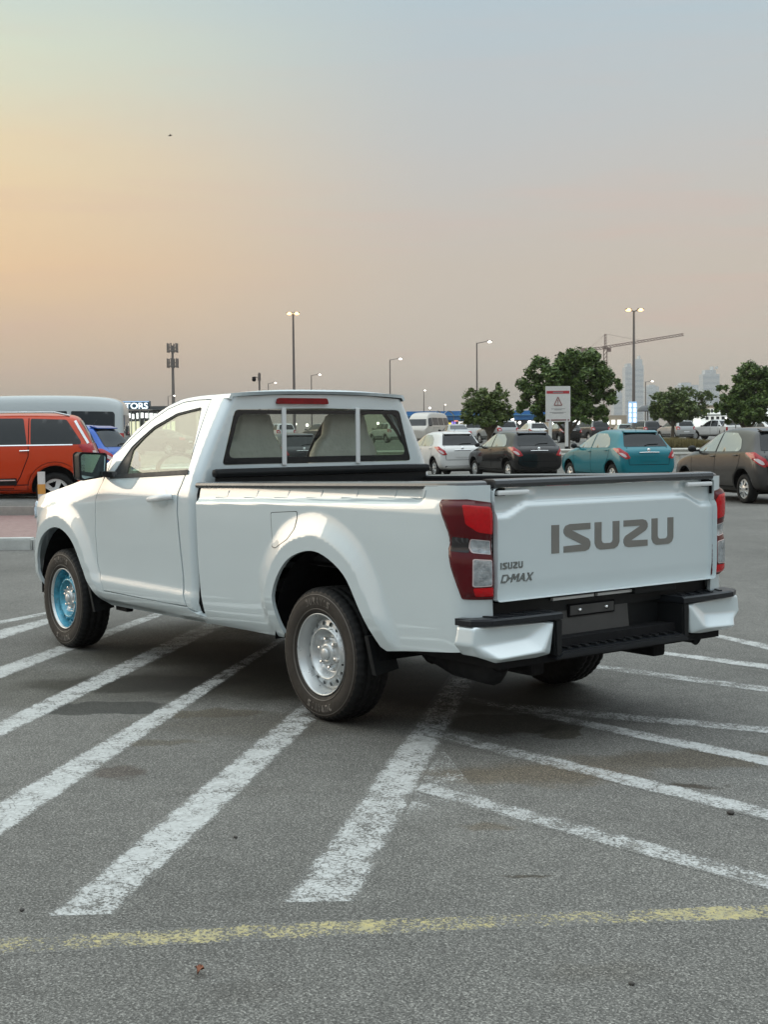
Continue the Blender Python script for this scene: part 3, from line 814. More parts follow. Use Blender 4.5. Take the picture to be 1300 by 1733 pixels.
# roof, windscreen, bonnet
def zbr(x): return spl([1.2, 1.53, 1.779, 1.938, 2.05], [1.697, 1.693, 1.677, 1.636, 1.59], x)
def roof(x, v):
    zb = zbr(x); ye = S(max(x, 1.235), zb)[1]+.002
    rear = 1-max(0.0, min(1.0, (1.25-x)/.035))**2*.45
    return (x, v*ye, zb+(.029+.012*smooth01(1.6, 2.0, x))*(1-abs(v)**2.5)*rear)
ro = [(1.217, -.86), (1.217, .86), (1.235, 1), (1.94, 1), (2.0, .62), (2.03, 0), (2.0, -.62), (1.94, -1), (1.235, -1)]
panel('roof', ro, [], .035, lambda x, v: roof(x, v), M['white'], truck, .02, False, .003)
def wscreen(a, b):
    yb, xb, zb_ = .832, 2.60, 1.19; yt, xt, zt_ = .636, 1.94, 1.637
    x0 = xb+.26*(1-a*a); x1 = xt+.085*(1-a*a)
    z0 = zb_-.02*(1-a*a); z1 = zt_+.055*(1-a*a)
    bow = .035*math.sin(math.pi*b)
    return (x0+(x1-x0)*b+bow, a*(yb+(yt-yb)*b+bow*.25), z0+(z1-z0)*b+bow*.9)
panel('windscreen', [(-1, 0), (1, 0), (1, 1), (-1, 1)], [], .12, wscreen, M['glass_clear'], truck, 0, False)
panel('windscreen_seal', [(-1, 0), (1, 0), (1, 1), (-1, 1)], [[(-.94, .06), (.94, .06), (.94, .95), (-.94, .95)]], .06, lambda a, b: (wscreen(a, b)[0]-.003, wscreen(a, b)[1], wscreen(a, b)[2]-.003), M['frit'], truck, .004)
def hood(x, v):
    zs = spl([2.6, 2.99, 3.245, 3.504, 3.75, 3.85], [1.195, 1.127, 1.084, 1.039, .985, .955], x)
    ye = S(min(x, 3.6), zs)[1]-.004-max(0, x-3.6)*1.1
    return (x+.20*(1-v*v)*smooth01(2.7, 2.6, x), v*ye, zs+.05*(1-abs(v)**3.0)*(1-smooth01(3.5, 3.85, x)*.5)-.004)
panel('bonnet', [(2.615, -1), (2.615, 1), (3.6, 1), (3.78, .8), (3.84, 0), (3.78, -.8), (3.6, -1)], [], .05, hood, M['white'], truck, .02, False, .003)
mb = MB().box((2.70, 0, 1.15), (.3, 1.5, .02)); mb.build('cowl', M['black'], truck)
def fasc(u, z): return S(u, z)
for k in (0, 1):
    fp = panel('front_bumper', [(3.972, .42), (3.972, .70), (4.513, .70), (4.513, .42)], [], .05, fasc, M['white'], truck, .02, True, .004, bool(k))
    hl = panel('headlight', rounded([(3.56, .88), (3.60, 1.0), (3.97, .945), (4.2, .93), (4.2, .83), (3.9, .84)], .02, 3), [], .04, Sd(.012), M['lampclear'], truck, .03, True, .004, bool(k))
    panel('grille', [(3.975, .70), (3.975, .945), (4.513, .945), (4.513, .70)], [], .05, Sd(-.01), M['black'], truck, .02, True, .004, bool(k))

# door details
for k in (0, 1):
    sg = 1 if k == 0 else -1
    bowl = [(1.61+.066*math.cos(t), 1.078+.058*math.sin(t)) for t in [2*math.pi*i/24 for i in range(24)]]
    def cup(u, z):
        r = math.hypot((u-1.61)/.060, (z-1.078)/.047)
        return S(u, z, .0012-.016*max(0, 1-r*r))
    # the finger bowl behind the handle sits just proud of the skin round its edge
    panel('handle_recess', bowl, [], .012, lambda u, z: S(u, z, .0015+.004*max(0.0, 1-math.hypot((u-1.61)/.066, (z-1.078)/.058)**2)), M['white'], doors[k], .0, True, .002, bool(k))
    hp = [Vector(S(1.745, 1.066, .006)), Vector(S(1.725, 1.068, .030)), Vector(S(1.66, 1.074, .040)), Vector(S(1.58, 1.082, .041)), Vector(S(1.50, 1.091, .034)), Vector(S(1.475, 1.093, .008))]
    hb = MB(); hb.tube([(q.x, sg*q.y, q.z) for q in hp], [.012, .017, .0195, .0205, .021, .016], 10)
    ho = hb.build('door_handle', M['whiteplain'], doors[k])
    kl = Vector(S(1.515, 1.089, .050)); mb = MB(); mb.lathe([(0, .0001), (.002, .006), (-.01, .006)], 12, 'Y', (kl.x, sg*kl.y, kl.z)); mb.build('key_lock', M['gap'], ho)
    # mirror on the front corner of the door glass
    mp = empty('x') if False else None
    cx, cy, cz = 2.40, .965, 1.262
    q = [(a*.92+.010, b*.94) for a, b in [(-.107, .072), (-.095, .088), (.090, .096), (.108, .08), (.104, -.082), (.085, -.098), (-.075, -.076), (-.098, -.058)]]
    sh = [rounded([(a*sc, b*sc) for a, b in q], .02, 4) for sc in (1.0, 1.0, .96, .80, .45)]
    xs = [-.012, .02, .07, .115, .135]
    vv = []; ff = []
    n_ = len(sh[0])
    for L_, xo in zip(sh, xs):
        for (a, b) in L_: vv.append((cx+xo, sg*(cy+a), cz+b))
    for i in range(len(sh)-1):
        for j in range(n_): ff.append((i*n_+j, i*n_+(j+1) % n_, (i+1)*n_+(j+1) % n_, (i+1)*n_+j))
    ff.append(tuple(range((len(sh)-1)*n_, len(sh)*n_)))
    mb = MB(); mb.add(vv, ff, True)
    rim = [(cx-.014, sg*(cy+a), cz+b) for a, b in sh[0]]; rin = [(cx-.012, sg*(cy+a*.86), cz+b*.86) for a, b in sh[0]]
    mb.add(rim+rin, [(i, (i+1) % n_, n_+(i+1) % n_, n_+i) for i in range(n_)])
    mb.add([(cx-.012, sg*(cy+a), cz+b) for a, b in sh[0]]+rim, [(i, (i+1) % n_, n_+(i+1) % n_, n_+i) for i in range(n_)])
    mo = mb.build('side_mirror', M['black'], truck)
    mb = MB(); mb.add([(cx-.0115, sg*(cy+a*.86), cz+b*.86) for a, b in sh[0]], [tuple(range(n_))]); mb.build('mirror_glass', M['mirrorg'], mo)
    mb = MB(); vv = []
    for L_, xo in zip(sh[2:], xs[2:]):
        for (a, b) in L_: vv.append((cx+xo+.004, sg*(cy+a*1.02+.003), cz+b*1.02+.004))
    ff = [(i*n_+j, i*n_+(j+1) % n_, (i+1)*n_+(j+1) % n_, (i+1)*n_+j) for i in range(2) for j in range(n_)]+[tuple(range(2*n_, 3*n_))]
    mb.add(vv, ff, True); mb.build('mirror_cap', M['white'], mo)
    mb = MB(); mb.hexa([(2.27, sg*.80, 1.19), (2.42, sg*.80, 1.19), (2.42, sg*.90, 1.19), (2.27, sg*.89, 1.19), (2.27, sg*.80, 1.235), (2.40, sg*.80, 1.235), (2.42, sg*.90, 1.225), (2.30, sg*.89, 1.225)])
    mb.hexa([(2.33, sg*.86, 1.185), (2.43, sg*.86, 1.185), (2.45, sg*.92, 1.20), (2.36, sg*.92, 1.20), (2.33, sg*.86, 1.225), (2.43, sg*.86, 1.225), (2.45, sg*.92, 1.225), (2.36, sg*.92, 1.225)])
    mb.build('mirror_arm', M['black'], mo, True, .004)
    # fuel flap, drawn by its gap
    if k == 0:
        ff_ = rounded([(.411, 1.042), (.168, 1.058), (.166, 1.03), (.172, .97), (.226, .914), (.352, .862), (.40, .868)], .012, 3)
        cxm = sum(a for a, b in ff_)/len(ff_); czm = sum(b for a, b in ff_)/len(ff_)
        big = [(cxm+(a-cxm)*1.035, czm+(b-czm)*1.035) for a, b in ff_]
        fg = panel('fuel_flap_gap', big, [ff_], .012, Sd(.0012), M['gap'], bed_sides[0], 0, True)
        panel('fuel_flap', ff_, [], .02, Sd(.0022), M['white'], bed_sides[0], 0, True)
    # small cargo hooks in the channel under the rail
    for u in (1.02, .72, .42, .12, -.18, -.48, -.72):
        a = Vector(S(u, 1.135-.03*u, .001)); b_ = Vector(S(u-.12, 1.150-.03*u, .001)); c_ = Vector(S(u-.135, 1.175-.03*u, .001))
        mb = MB(); mb.tube([(a.x, sg*a.y, a.z), (b_.x, sg*b_.y, a.z+.002), (c_.x, sg*c_.y, c_.z)], .0026, 6)
        mb.build('cargo_hook', M['white'], bed_sides[k])

# bed: rails, liner, header, tailgate
def sweep(name, prof, path, m, parent, smooth=False, bevel=0.0):
    n = len(prof); v = []
    for fr in path: v += [fr(a, b) for a, b in prof]
    f = [(i*n+j, i*n+(j+1) % n, (i+1)*n+(j+1) % n, (i+1)*n+j) for i in range(len(path)-1) for j in range(n)]
    f += [tuple(range(n)), tuple(range((len(path)-1)*n, len(path)*n))]
    mb = MB(); mb.add(v, f, smooth); return mb.build(name, m, parent, True, bevel)
zt = lambda x: 1.2121-.0233*x
for sg in (1, -1):
    prof = [(.878, -.030), (.881, -.018), (.876, -.006), (.862, 0), (.79, .002), (.772, -.006), (.768, -.06)]
    def rail_at(U, k, q):
        def fr(a, b):
            x, y, nx, ny = plan(U); d = (a-.897)*(1 if a > .86 else k)-q
            if a < .86: d = -.035-(.862-a)*k-q
            return (x+nx*d, sg*(y+ny*d), zt(x)+b)
        return fr
    path = [rail_at(U, k, q) for U, k, q in ((1.245, 1, .004), (.6, 1, 0), (0, 1, 0), (-.6, 1, 0), (-.93, 1, 0), (-1.0, .9, 0), (-1.06, .7, 0), (-1.11, .5, 0), (-1.15, .35, .001), (-1.19, .3, .001), (-1.232, .3, .002))]
    sweep('bed_rail', prof, path, M['rail'], truck)
    mb = MB(); mb.hexa([(1.20, sg*.775, .78), (-1.10, sg*.775, .78), (-1.10, sg*.75, .78), (1.20, sg*.75, .78), (1.20, sg*.775, 1.17), (-1.10, sg*.775, 1.225), (-1.10, sg*.75, 1.225), (1.20, sg*.75, 1.17)])
    mb.box((0, sg*.60, .87), (.95, .30, .22), None, .05)
    mb.build('bed_liner', M['liner'], truck)
mb = MB(); mb.box((.04, 0, .785), (2.34, 1.55, .02))
for i in range(17): mb.box((.04, -.72+i*.09, .80), (2.3, .045, .012))
mb.build('bed_floor', M['liner'], truck)
mb = MB(); mb.box((1.187, 0, 1.02), (.035, 1.56, .47), None, .02)
mb.box((1.180, 0, 1.232), (.055, 1.60, .052), None, .022)
mb.build('bed_header', M['black'], truck)
def tgate(y, z):
    s = smooth01(1.118, 1.152, z+.05*smooth01(.52, .68, abs(y)))
    o = .020*(1-s)-.004*smooth01(.80, .72, z)
    # two small dimples in the ledge
    for yy in (.50, -.50):
        o += .006*math.exp(-((y-yy)/.02)**2-((z-1.17)/.018)**2)
    return (-1.138-o, y, z)
tg = panel('tailgate', rounded([(.748, .705), (.748, 1.208), (-.748, 1.208), (-.748, .705)], .022, 4), [], .014, tgate, M['white'], truck, .03, False)
mb = MB(); mb.hexa([(-1.132, .735, .72), (-1.132, -.735, .72), (-1.10, -.735, .72), (-1.10, .735, .72), (-1.132, .735, 1.2), (-1.132, -.735, 1.2), (-1.10, -.735, 1.2), (-1.10, .735, 1.2)]); mb.build('inner_panel', M['liner'], tg)
prof = [(-1.164, -.036), (-1.170, -.020), (-1.166, -.006), (-1.150, .0), (-1.085, 0), (-1.08, -.03)]
path = [(lambda a, b, Y=Y: (a, Y, 1.246+b-.0004*(.74-Y))) for Y in (.742, .3, 0, -.3, -.742)]
sweep('tailgate_cap', prof, path, M['rail'], tg)
for sg in (1, -1):
    mb = MB()
    mb.box((-1.162, sg*.635, 1.186), (.026, .19, .022), None, .008)
    mb.build('tailgate_handle', M['whiteplain'], tg, True)
    mb = MB(); mb.box((-1.150, sg*.70, 1.190), (.012, .05, .036)); mb.box((-1.150, sg*.742, 1.17), (.01, .008, .07)); mb.build('latch_slot', M['gap'], tg)
# lettering
SL = [(1, 1), (.22, 1), (.07, .95), (0, .83), (0, .70), (.08, .58), (.69, .245), (0, .225), (0, 0), (.80, 0), (.94, .05), (1, .18), (1, .31), (.93, .43), (.31, .765), (1, .775)]
UL = [(0, 1), (.27, 1), (.27, .33), (.31, .25), (.38, .22), (.62, .22), (.69, .25), (.73, .33), (.73, 1), (1, 1), (1, .24), (.93, .08), (.78, 0), (.22, 0), (.07, .08), (0, .24)]
IL = [(0, 0), (0, 1), (1, 1), (1, 0)]
ZL = [(1-a, b) for a, b in SL][::-1]
def word(name, seq, x0, x1, z0, z1, m, parent, X, dep, gap=.045, slant=0.0):
    """letters of a word side by side between y=x0 and y=x1, seen from behind the truck"""
    tot = sum(w for _, w in seq)+gap*(len(seq)-1); k = (x0-x1)/tot; y = x0; mb = MB()
    for L_, w in seq:
        P_ = [(y-(a*w)*k, z0+b*(z1-z0), b) for a, b in L_]
        n = len(P_)
        v = [(X, p_[0]-slant*p_[2], p_[1]) for p_ in P_]+[(X+dep, p_[0]-slant*p_[2], p_[1]) for p_ in P_]
        mb.add(v, [tuple(range(n)), tuple(range(2*n-1, n-1, -1))]+[(i, (i+1) % n, n+(i+1) % n, n+i) for i in range(n)])
        y -= (w+gap)*k
    return mb.build(name, m, parent)
word('lettering', [(IL, .060), (SL, .215), (UL, .206), (ZL, .208), (UL, .195)], .392, -.448, .898, 1.028, M['decal'], tg, -1.1605, .004, .036)
word('badge', [(IL, .05), (SL, .2), (UL, .2), (ZL, .2), (UL, .2)], .706, .572, .846, .876, M['badge'], tg, -1.161, .004, .05)
DL = [(0, 0), (.0, .22), (.14, .22), (.14, .78), (0, .78), (0, 1), (.70, 1), (1, .72), (1, .28), (.70, 0)]
DL = [(0, 0), (0, 1), (.68, 1), (1, .70), (1, .30), (.68, 0)]
ML = [(0, 0), (0, 1), (.3, 1), (.5, .6), (.7, 1), (1, 1), (1, 0), (.8, 0), (.8, .7), (.56, .25), (.44, .25), (.2, .7), (.2, 0)]
AL = [(0, 0), (.38, 1), (.62, 1), (1, 0), (.78, 0), (.70, .22), (.42, .22), (.46, .42), (.58, .42), (.5, .72), (.22, 0)]
XL = [(0, 0), (.36, .5), (0, 1), (.26, 1), (.5, .66), (.74, 1), (1, 1), (.64, .5), (1, 0), (.74, 0), (.5, .34), (.26, 0)]
HL = [(0, .42), (0, .60), (1, .60), (1, .42)]
wd = word('badge', [(DL, .26), (HL, .07), (ML, .27), (AL, .25), (XL, .25)], .706, .515, .785, .822, M['badge'], tg, -1.161, .004, .012, .012)
mb = MB(); mb.hexa([(-1.1625, .6965, .793), (-1.1625, .677, .793), (-1.158, .677, .793), (-1.158, .6965, .793), (-1.1625, .688, .814), (-1.1625, .670, .814), (-1.158, .670, .814), (-1.158, .688, .814)]); mb.build('badge_centre', M['white'], wd)

# tail lamps
lamp_out = rounded([(-.970, 1.158), (-1.122, 1.162), (-1.240, 1.145), (-1.247, .93), (-1.251, .716), (-1.095, .722), (-1.037, .857), (-1.013, .941), (-1.024, .974), (-1.024, 1.01), (-.971, 1.117), (-.959, 1.143)], .008, 3)
def ring(P, k=1.10, dz=.006):
    cx = sum(a for a, b in P)/len(P); cz = sum(b for a, b in P)/len(P)
    r = []
    for a, b in P:
        d = math.hypot(a-cx, b-cz); r.append((a+(a-cx)/d*dz, b+(b-cz)/d*dz))
    return r
for k in (0, 1):
    def bulge(d0):
        return lambda u, z: S(u, z, d0+.022*min(1.0, distpoly(lamp_out, u, z)/.03)**.5-.013*math.exp(-((z-.955)/.045)**2))
    lp = panel('tail_lamp', lamp_out, [], .014, bulge(.004), M['lampred'], truck, .02, True, .003, bool(k))
    for nm, P_, mt, d_ in [('upper_lens', [(-1.105, 1.140), (-1.214, 1.128), (-1.232, 1.10), (-1.233, 1.005), (-1.161, 1.018), (-1.118, 1.054)], 'lampred2', .0055),
                           ('smoked_lens', [(-1.060, .998), (-1.130, .992), (-1.130, .929), (-1.044, .934)], 'lampdark', .0055),
                           ('indicator_lens', [(-1.137, .986), (-1.217, .975), (-1.218, .920), (-1.142, .932), (-1.132, .952)], 'lampclear', .0062),
                           ('reversing_lens', [(-1.145, .898), (-1.216, .890), (-1.222, .885), (-1.221, .788), (-1.215, .783), (-1.150, .782), (-1.144, .787)], 'lampclear', .0062),
                           ('reflector', [(-1.142, .773), (-1.232, .772), (-1.232, .732), (-1.151, .735)], 'lampred2', .0055)]:
        P2_ = rounded(P_, .008, 3)
        panel(nm, P2_, [], .012, bulge(d_), M[mt], lp, 0, True, .003, bool(k))
        if mt == 'lampclear':
            P3 = ring(P2_, dz=.005)
            panel('lens_rim', P3, [P2_], .012, bulge(d_-.0004), M['lamprim'], lp, 0, True, .003, bool(k))

# rear bumper
for sg in (1, -1):
    # white corner with its sculpted scoop: grid of control points (y, z, x) row by row from top to bottom
    V_ = dict(A=(.900, .612, -1.200), A2=(.912, .612, -1.09), B=(.505, .602, -1.240), C=(.460, .602, -1.246), D=(.615, .538, -1.220), E=(.845, .522, -1.204), F=(.556, .478, -1.278), Gg=(.80, .467, -1.262),
              Hh=(.478, .456, -1.240), I=(.56, .447, -1.235), J=(.80, .445, -1.222), K=(.912, .528, -1.202), K2=(.925, .528, -1.09), L=(.872, .476, -1.190), L2=(.885, .476, -1.09), C2=(.458, .602, -1.12), H2=(.474, .456, -1.12))
    ks = list(V_); v = [(V_[k][2], sg*V_[k][0], V_[k][1]) for k in ks]
    F_ = ['A B D E', 'A E K', 'K E Gg L', 'B C F D', 'D F Gg E', 'C Hh F', 'F Hh I', 'F I J Gg', 'Gg J L', 'A K K2 A2', 'K L L2 K2', 'C C2 H2 Hh', 'A A2 C2 C B', 'Hh H2 L2 L J I', 'A2 K2 L2 H2 C2']
    mb = MB(); mb.add(v, [tuple(ks.index(q) for q in f_.split()) for f_ in F_]); bo = mb.build('bumper_corner', M['white'], truck)
    cr = bo.data.attributes.new('crease_edge', 'FLOAT', 'EDGE')
    for e_ in cr.data: e_.value = .9
    bo.data.polygons.foreach_set('use_smooth', [True]*len(bo.data.polygons))
    md = bo.modifiers.new('sub', 'SUBSURF'); md.levels = 3; md.render_levels = 3
    # black tread plate on top
    pl = [(-1.09, .915), (-1.185, .905), (-1.236, .82), (-1.250, .66), (-1.256, .415), (-1.08, .415), (-1.08, .74), (-1.09, .78)]
    v = [(x, sg*y, .611-(.0 if y > .5 else 0)) for x, y in pl]+[(x, sg*y, .634) for x, y in pl]+[(x+.012, sg*(y-.008 if y > .5 else y), .641) if x < -1.1 else (x, sg*y, .641) for x, y in pl]
    n = len(pl)
    mb = MB(); mb.add(v, [tuple(range(n)), tuple(range(3*n-1, 2*n-1, -1))]+[(a*n+i, a*n+(i+1) % n, (a+1)*n+(i+1) % n, (a+1)*n+i) for a in (0, 1) for i in range(n)])
    for i, (x_, y_) in enumerate([(-1.20, .78), (-1.21, .70), (-1.215, .62), (-1.22, .54), (-1.22, .47)]):
        mb.box((x_+.035, sg*y_, .644), (.085, .018, .006), Matrix.Rotation(sg*.5, 3, 'Z'), .002)
    mb.build('step_pad', M['pad'], truck)
    # inner bracket dropping to the centre step
    mb = MB(); mb.hexa([(-1.256, sg*.415, .44), (-1.256, sg*.458, .44), (-1.08, sg*.458, .45), (-1.08, sg*.415, .45), (-1.254, sg*.412, .612), (-1.254, sg*.462, .612), (-1.08, sg*.462, .612), (-1.08, sg*.412, .612)])
    mb.build('bumper_bracket', M['black'], truck, True, .008)
mb = MB(); mb.hexa([(-1.262, .46, .428), (-1.262, -.46, .428), (-1.10, -.46, .432), (-1.10, .46, .432), (-1.262, .42, .462), (-1.262, -.42, .462), (-1.10, -.42, .472), (-1.10, .42, .472)])
o = mb.build('centre_step', M['pad'], truck, True, .008)
mb = MB()
for i in range(13): mb.box((-1.19, .36-i*.06, .4725), (.11, .022, .006), Matrix.Rotation(.12*math.sin(i*2.3), 3, 'Z'), .002)
mb.build('step_ribs', M['black'], o)
mb = MB(); mb.box((-1.085, 0, .58), (.01, .86, .26)); mb.box((-1.06, 0, .655), (.10, 1.5, .07)); mb.build('bumper_beam', M['black'], truck)
mb = MB(); mb.hexa([(-1.125, .40, .47), (-1.125, -.175, .47), (-1.095, -.175, .47), (-1.095, .40, .47), (-1.105, .40, .66), (-1.105, -.175, .66), (-1.095, -.175, .66), (-1.095, .40, .66)])
po = mb.build('number_plate_panel', M['plate'], truck, True, .005)
mb = MB(); mb.box((-1.118, .087, .618), (.012, .296, .046), None, .004); br = mb.build('plate_bracket', M['plate'], po)
mb = MB(); mb.box((-1.1155, .087, .618), (.012, .312, .060), None, .003); mb.build('bracket_frame', M['gap'], po)
for yy in (.175, -.005):
    mb = MB(); mb.lathe([(-.014, .0001), (-.013, .009), (-.004, .011), (0, .013)], 14, 'X', (-1.121, yy, .618)); mb.build('bracket_screw', M['chrome'], br)
mb = MB(); mb.box((-1.128, .225, .683), (.02, .27, .014), None, .003); mb.box((-1.128, -.06, .683), (.02, .25, .014), None, .003); mb.build('tailgate_sill_trim', M['whiteplain'], truck)
mb = MB(); mb.box((-1.14, -.32, .682), (.035, .30, .03), None, .004); mb.build('lamp_housing', M['black'], truck)

# underbody, wheel housings, exhaust, flaps
mb = MB(); mb.box((1.25, 0, .46), (4.9, 1.50, .10)); mb.box((1.0, .42, .40), (4.2, .09, .14), None, .02); mb.box((1.0, -.42, .40), (4.2, .09, .14), None, .02)
mb.box((1.75, 0, .37), (.9, .5, .12), None, .03); mb.box((1.75, .69, .405), (1.2, .22, .08), None, .02); mb.box((2.42, .76, .33), (.16, .05, .035), None, .01)
mb.build('chassis', M['dark'], truck)
mb = MB(); mb.lathe([(-.80, .0001), (-.80, .05), (-.2, .05), (-.15, .12), (.15, .12), (.2, .05), (.80, .05), (.8, .0001)], 16, 'Y', (0, 0, .33)); mb.build('rear_axle', M['dark'], truck)
mb = MB(); mb.tube([(-.55, .60, .40), (-.75, .60, .375), (-1.02, .63, .375), (-1.10, .66, .42)], [.05, .075, .075, .05], 12); mb.build('exhaust', M['dark'], truck)
mb = MB(); mb.tube([(-1.02, -.62, .41), (-1.14, -.62, .41), (-1.17, -.62, .40)], .028, 10); mb.build('tail_pipe', M['dark'], truck)
for (cx, cz, Rr, y0) in ((-.03, .40, .45, .0), (3.03, .38, .44, 0)):
    for sg in (1, -1):
        mb = MB(); v = []; f = []
        nn = 18
        for i in range(nn+1):
            a = math.pi*(-.02+1.04*i/nn)
            for yy in (.875, .45): v.append((cx+Rr*math.cos(a)*1.02, sg*yy, cz+Rr*math.sin(a)*1.06))
        for i in range(nn): f.append((2*i, 2*i+1, 2*i+3, 2*i+2))
        mb.add(v, f, True)
        mb.add([(cx+Rr*1.05*math.cos(math.pi*(-.02+1.04*i/16)), sg*.46, cz+Rr*1.08*math.sin(math.pi*(-.02+1.04*i/16))) for i in range(17)], [tuple(range(17))])
        mb.build('wheel_housing', M['gap'], truck)
for (x, w) in ((-.41, .15), (2.68, .15)):
    for sg in (1, -1):
        mb = MB(); mb.hexa([(x-.03, sg*(.87-w), .31), (x-.03, sg*.86, .29), (x+.0, sg*.86, .29), (x, sg*(.87-w), .31), (x+.0, sg*(.90-w), .48), (x, sg*.885, .48), (x+.03, sg*.885, .48), (x+.03, sg*(.90-w), .48)])
        mb.build('mud_flap', M['black'], truck)

# wheels
def wheel(x, sg, film):
    yo = .893
    # tyre
    prof = [(.680-yo, .205), (.676-yo, .24), (.676-yo, .285), (.684-yo, .318), (.70-yo, .334), (.714-yo, .339), (.733-yo, .3405), (.736-yo, .332), (.745-yo, .332), (.748-yo, .341), (.780-yo, .341), (.783-yo, .332), (.791-yo, .332), (.794-yo, .341), (.824-yo, .341), (.827-yo, .332), (.836-yo, .332), (.839-yo, .3405), (.857-yo, .339), (.871-yo, .333), (.884-yo, .320), (.892-yo, .298), (.8945-yo, .275), (.892-yo, .25), (.886-yo, .228), (.878-yo, .214), (.868-yo, .206)]
    def md(i, j):
        if i in (3, 4, 5, 6): return -.006 if j % 3 == 0 else 0
        if i in (17, 18, 19, 20): return -.006 if j % 3 == 0 else .001
        if i in (9, 10, 13, 14): return -.005 if (j+i//4) % 4 == 0 else 0
        return 0
    mb = MB(); mb.lathe([(a, r) for a, r in prof], 156, 'Y', (0, 0, 0), True, md)
    ty = mb.build('wheel', M['rubber'], truck)
    ty.data.materials.append(M['rubberw'])
    for p_ in ty.data.polygons:
        c = p_.center
        if c.y > .884-yo-.004 and math.hypot(c.x, c.z) < .322: p_.material_index = 1
    # raised rings and lettering on the sidewall
    mb = MB()
    mb.lathe([(.8905-yo, .307), (.8935-yo, .3055), (.893-yo, .303)], 96, 'Y'); mb.lathe([(.8895-yo, .234), (.8915-yo, .232), (.887-yo, .229)], 96, 'Y')
    LT = {'D': [(0, 0), (0, 1), (.7, 1), (1, .7), (1, .3), (.7, 0)], 'U': UL, 'R': [(0, 0), (0, 1), (.8, 1), (1, .8), (.95, .55), (.7, .45), (1, 0), (.75, 0), (.45, .42), (.25, .42), (.25, 0)],
          'A': AL, 'V': [(0, 1), (.38, 0), (.62, 0), (1, 1), (.78, 1), (.5, .3), (.22, 1)], 'I': [(.3, 0), (.3, 1), (.6, 1), (.6, 0)], 'S': SL}
    for base in (math.pi*.5-.40, math.pi*1.5-.40):
        for i, ch in enumerate('DURAVIS'):
            a0 = base+i*.115
            P_ = LT[ch]; n = len(P_); v = []
            for dd in (.0012, -.006):
                for (a, b) in P_:
                    t = a0+a*.082; r = .254+b*.036
                    v.append((r*math.cos(t), .8945-yo+dd-.35*max(0, abs(r-.275)-.012), r*math.sin(t)))
            mb.add(v, [tuple(range(n)), tuple(range(2*n-1, n-1, -1))]+[(q, (q+1) % n, n+(q+1) % n, n+q) for q in range(n)])
    mb.build('sidewall_lettering', M['letterr'], ty)
    # rim: lathed lip and barrel, then a pressed disc with a ring of holes
    mr = M['silver']
    mb = MB(); mb.lathe([(.862-yo, .203), (.874-yo, .2085), (.881-yo, .2095), (.883-yo, .206), (.878-yo, .201), (.866-yo, .199), (.858-yo, .1925), (.835-yo, .190), (.826-yo, .184), (.800-yo, .181), (.70-yo, .178), (.69-yo, .19)], 72, 'Y')
    rm = mb.build('rim', mr, ty)
    pr_r = [.03, .050, .058, .080, .088, .096, .110, .122, .128, .134, .141, .156, .170, .182]
    pr_y = [.840, .838, .822, .816, .806, .806, .828, .850, .854, .850, .838, .832, .829, .812]
    def disc(a, b):
        r = math.hypot(a, b); return (a, spl(pr_r, pr_y, r)-yo, b)
    circ = lambda r, n=48: [(r*math.cos(2*math.pi*i/n), r*math.sin(2*math.pi*i/n)) for i in range(n)]
    holes = [circ(.03, 20)]
    for i in range(16):
        t = 2*math.pi*(i+.5)/16; ct, st = math.cos(t), math.sin(t)
        holes.append([((.1535+.0115*math.cos(q))*ct-.0095*math.sin(q)*st, (.1535+.0115*math.cos(q))*st+.0095*math.sin(q)*ct) for q in [2*math.pi*j/10 for j in range(10)]])
    dk = panel('wheel_disc', circ(.1815, 72), holes, .009, disc, M['silver'], rm, .006, False, .001)
    # orient outward
    if film:
        dk.data.materials.append(M['bluefilm']); rm.data.materials.append(M['bluefilm'])
        for p_ in dk.data.polygons:
            c = p_.center; r = math.hypot(c.x, c.z)
            if r > .104+.006*math.sin(5*math.atan2(c.z, c.x)): p_.material_index = 1
        for p_ in rm.data.polygons:
            if p_.center.y < .868-yo: p_.material_index = 1
    mb = MB(); mb.lathe([(.842-yo, .031), (.850-yo, .0315), (.858-yo, .029), (.861-yo, .022), (.862-yo, .0001)], 32, 'Y'); mb.lathe([(.836-yo, .054), (.846-yo, .050), (.846-yo, .031), (.842-yo, .03)], 32, 'Y'); mb.build('hub_cap', M['silver'], rm)
    for i in range(6):
        t = 2*math.pi*i/6+.3
        mb = MB(); mb.lathe([(.816-yo, .0135), (.834-yo, .0125), (.843-yo, .010), (.846-yo, .0001)], 6, 'Y', (.072*math.cos(t), 0, .072*math.sin(t)), False); mb.build('lug_nut', M['chrome'], rm)
    mb = MB(); mb.tube([(-.188, .845-yo, -.035), (-.160, .862-yo, -.034)], .0045, 8); mb.build('valve', M['gap'], rm)
    mb = MB(); mb.lathe([(.70-yo, .0001), (.70-yo, .17)], 32, 'Y'); mb.build('brake_drum', M['dark'], rm)
    ty.location = (x, sg*yo, .341)
    if sg < 0: ty.rotation_euler = (0, 0, math.pi)
    return ty
for x, sg, film in ((0, 1, False), (3.10, 1, True), (0, -1, False), (3.10, -1, True)): wheel(x, sg, film)

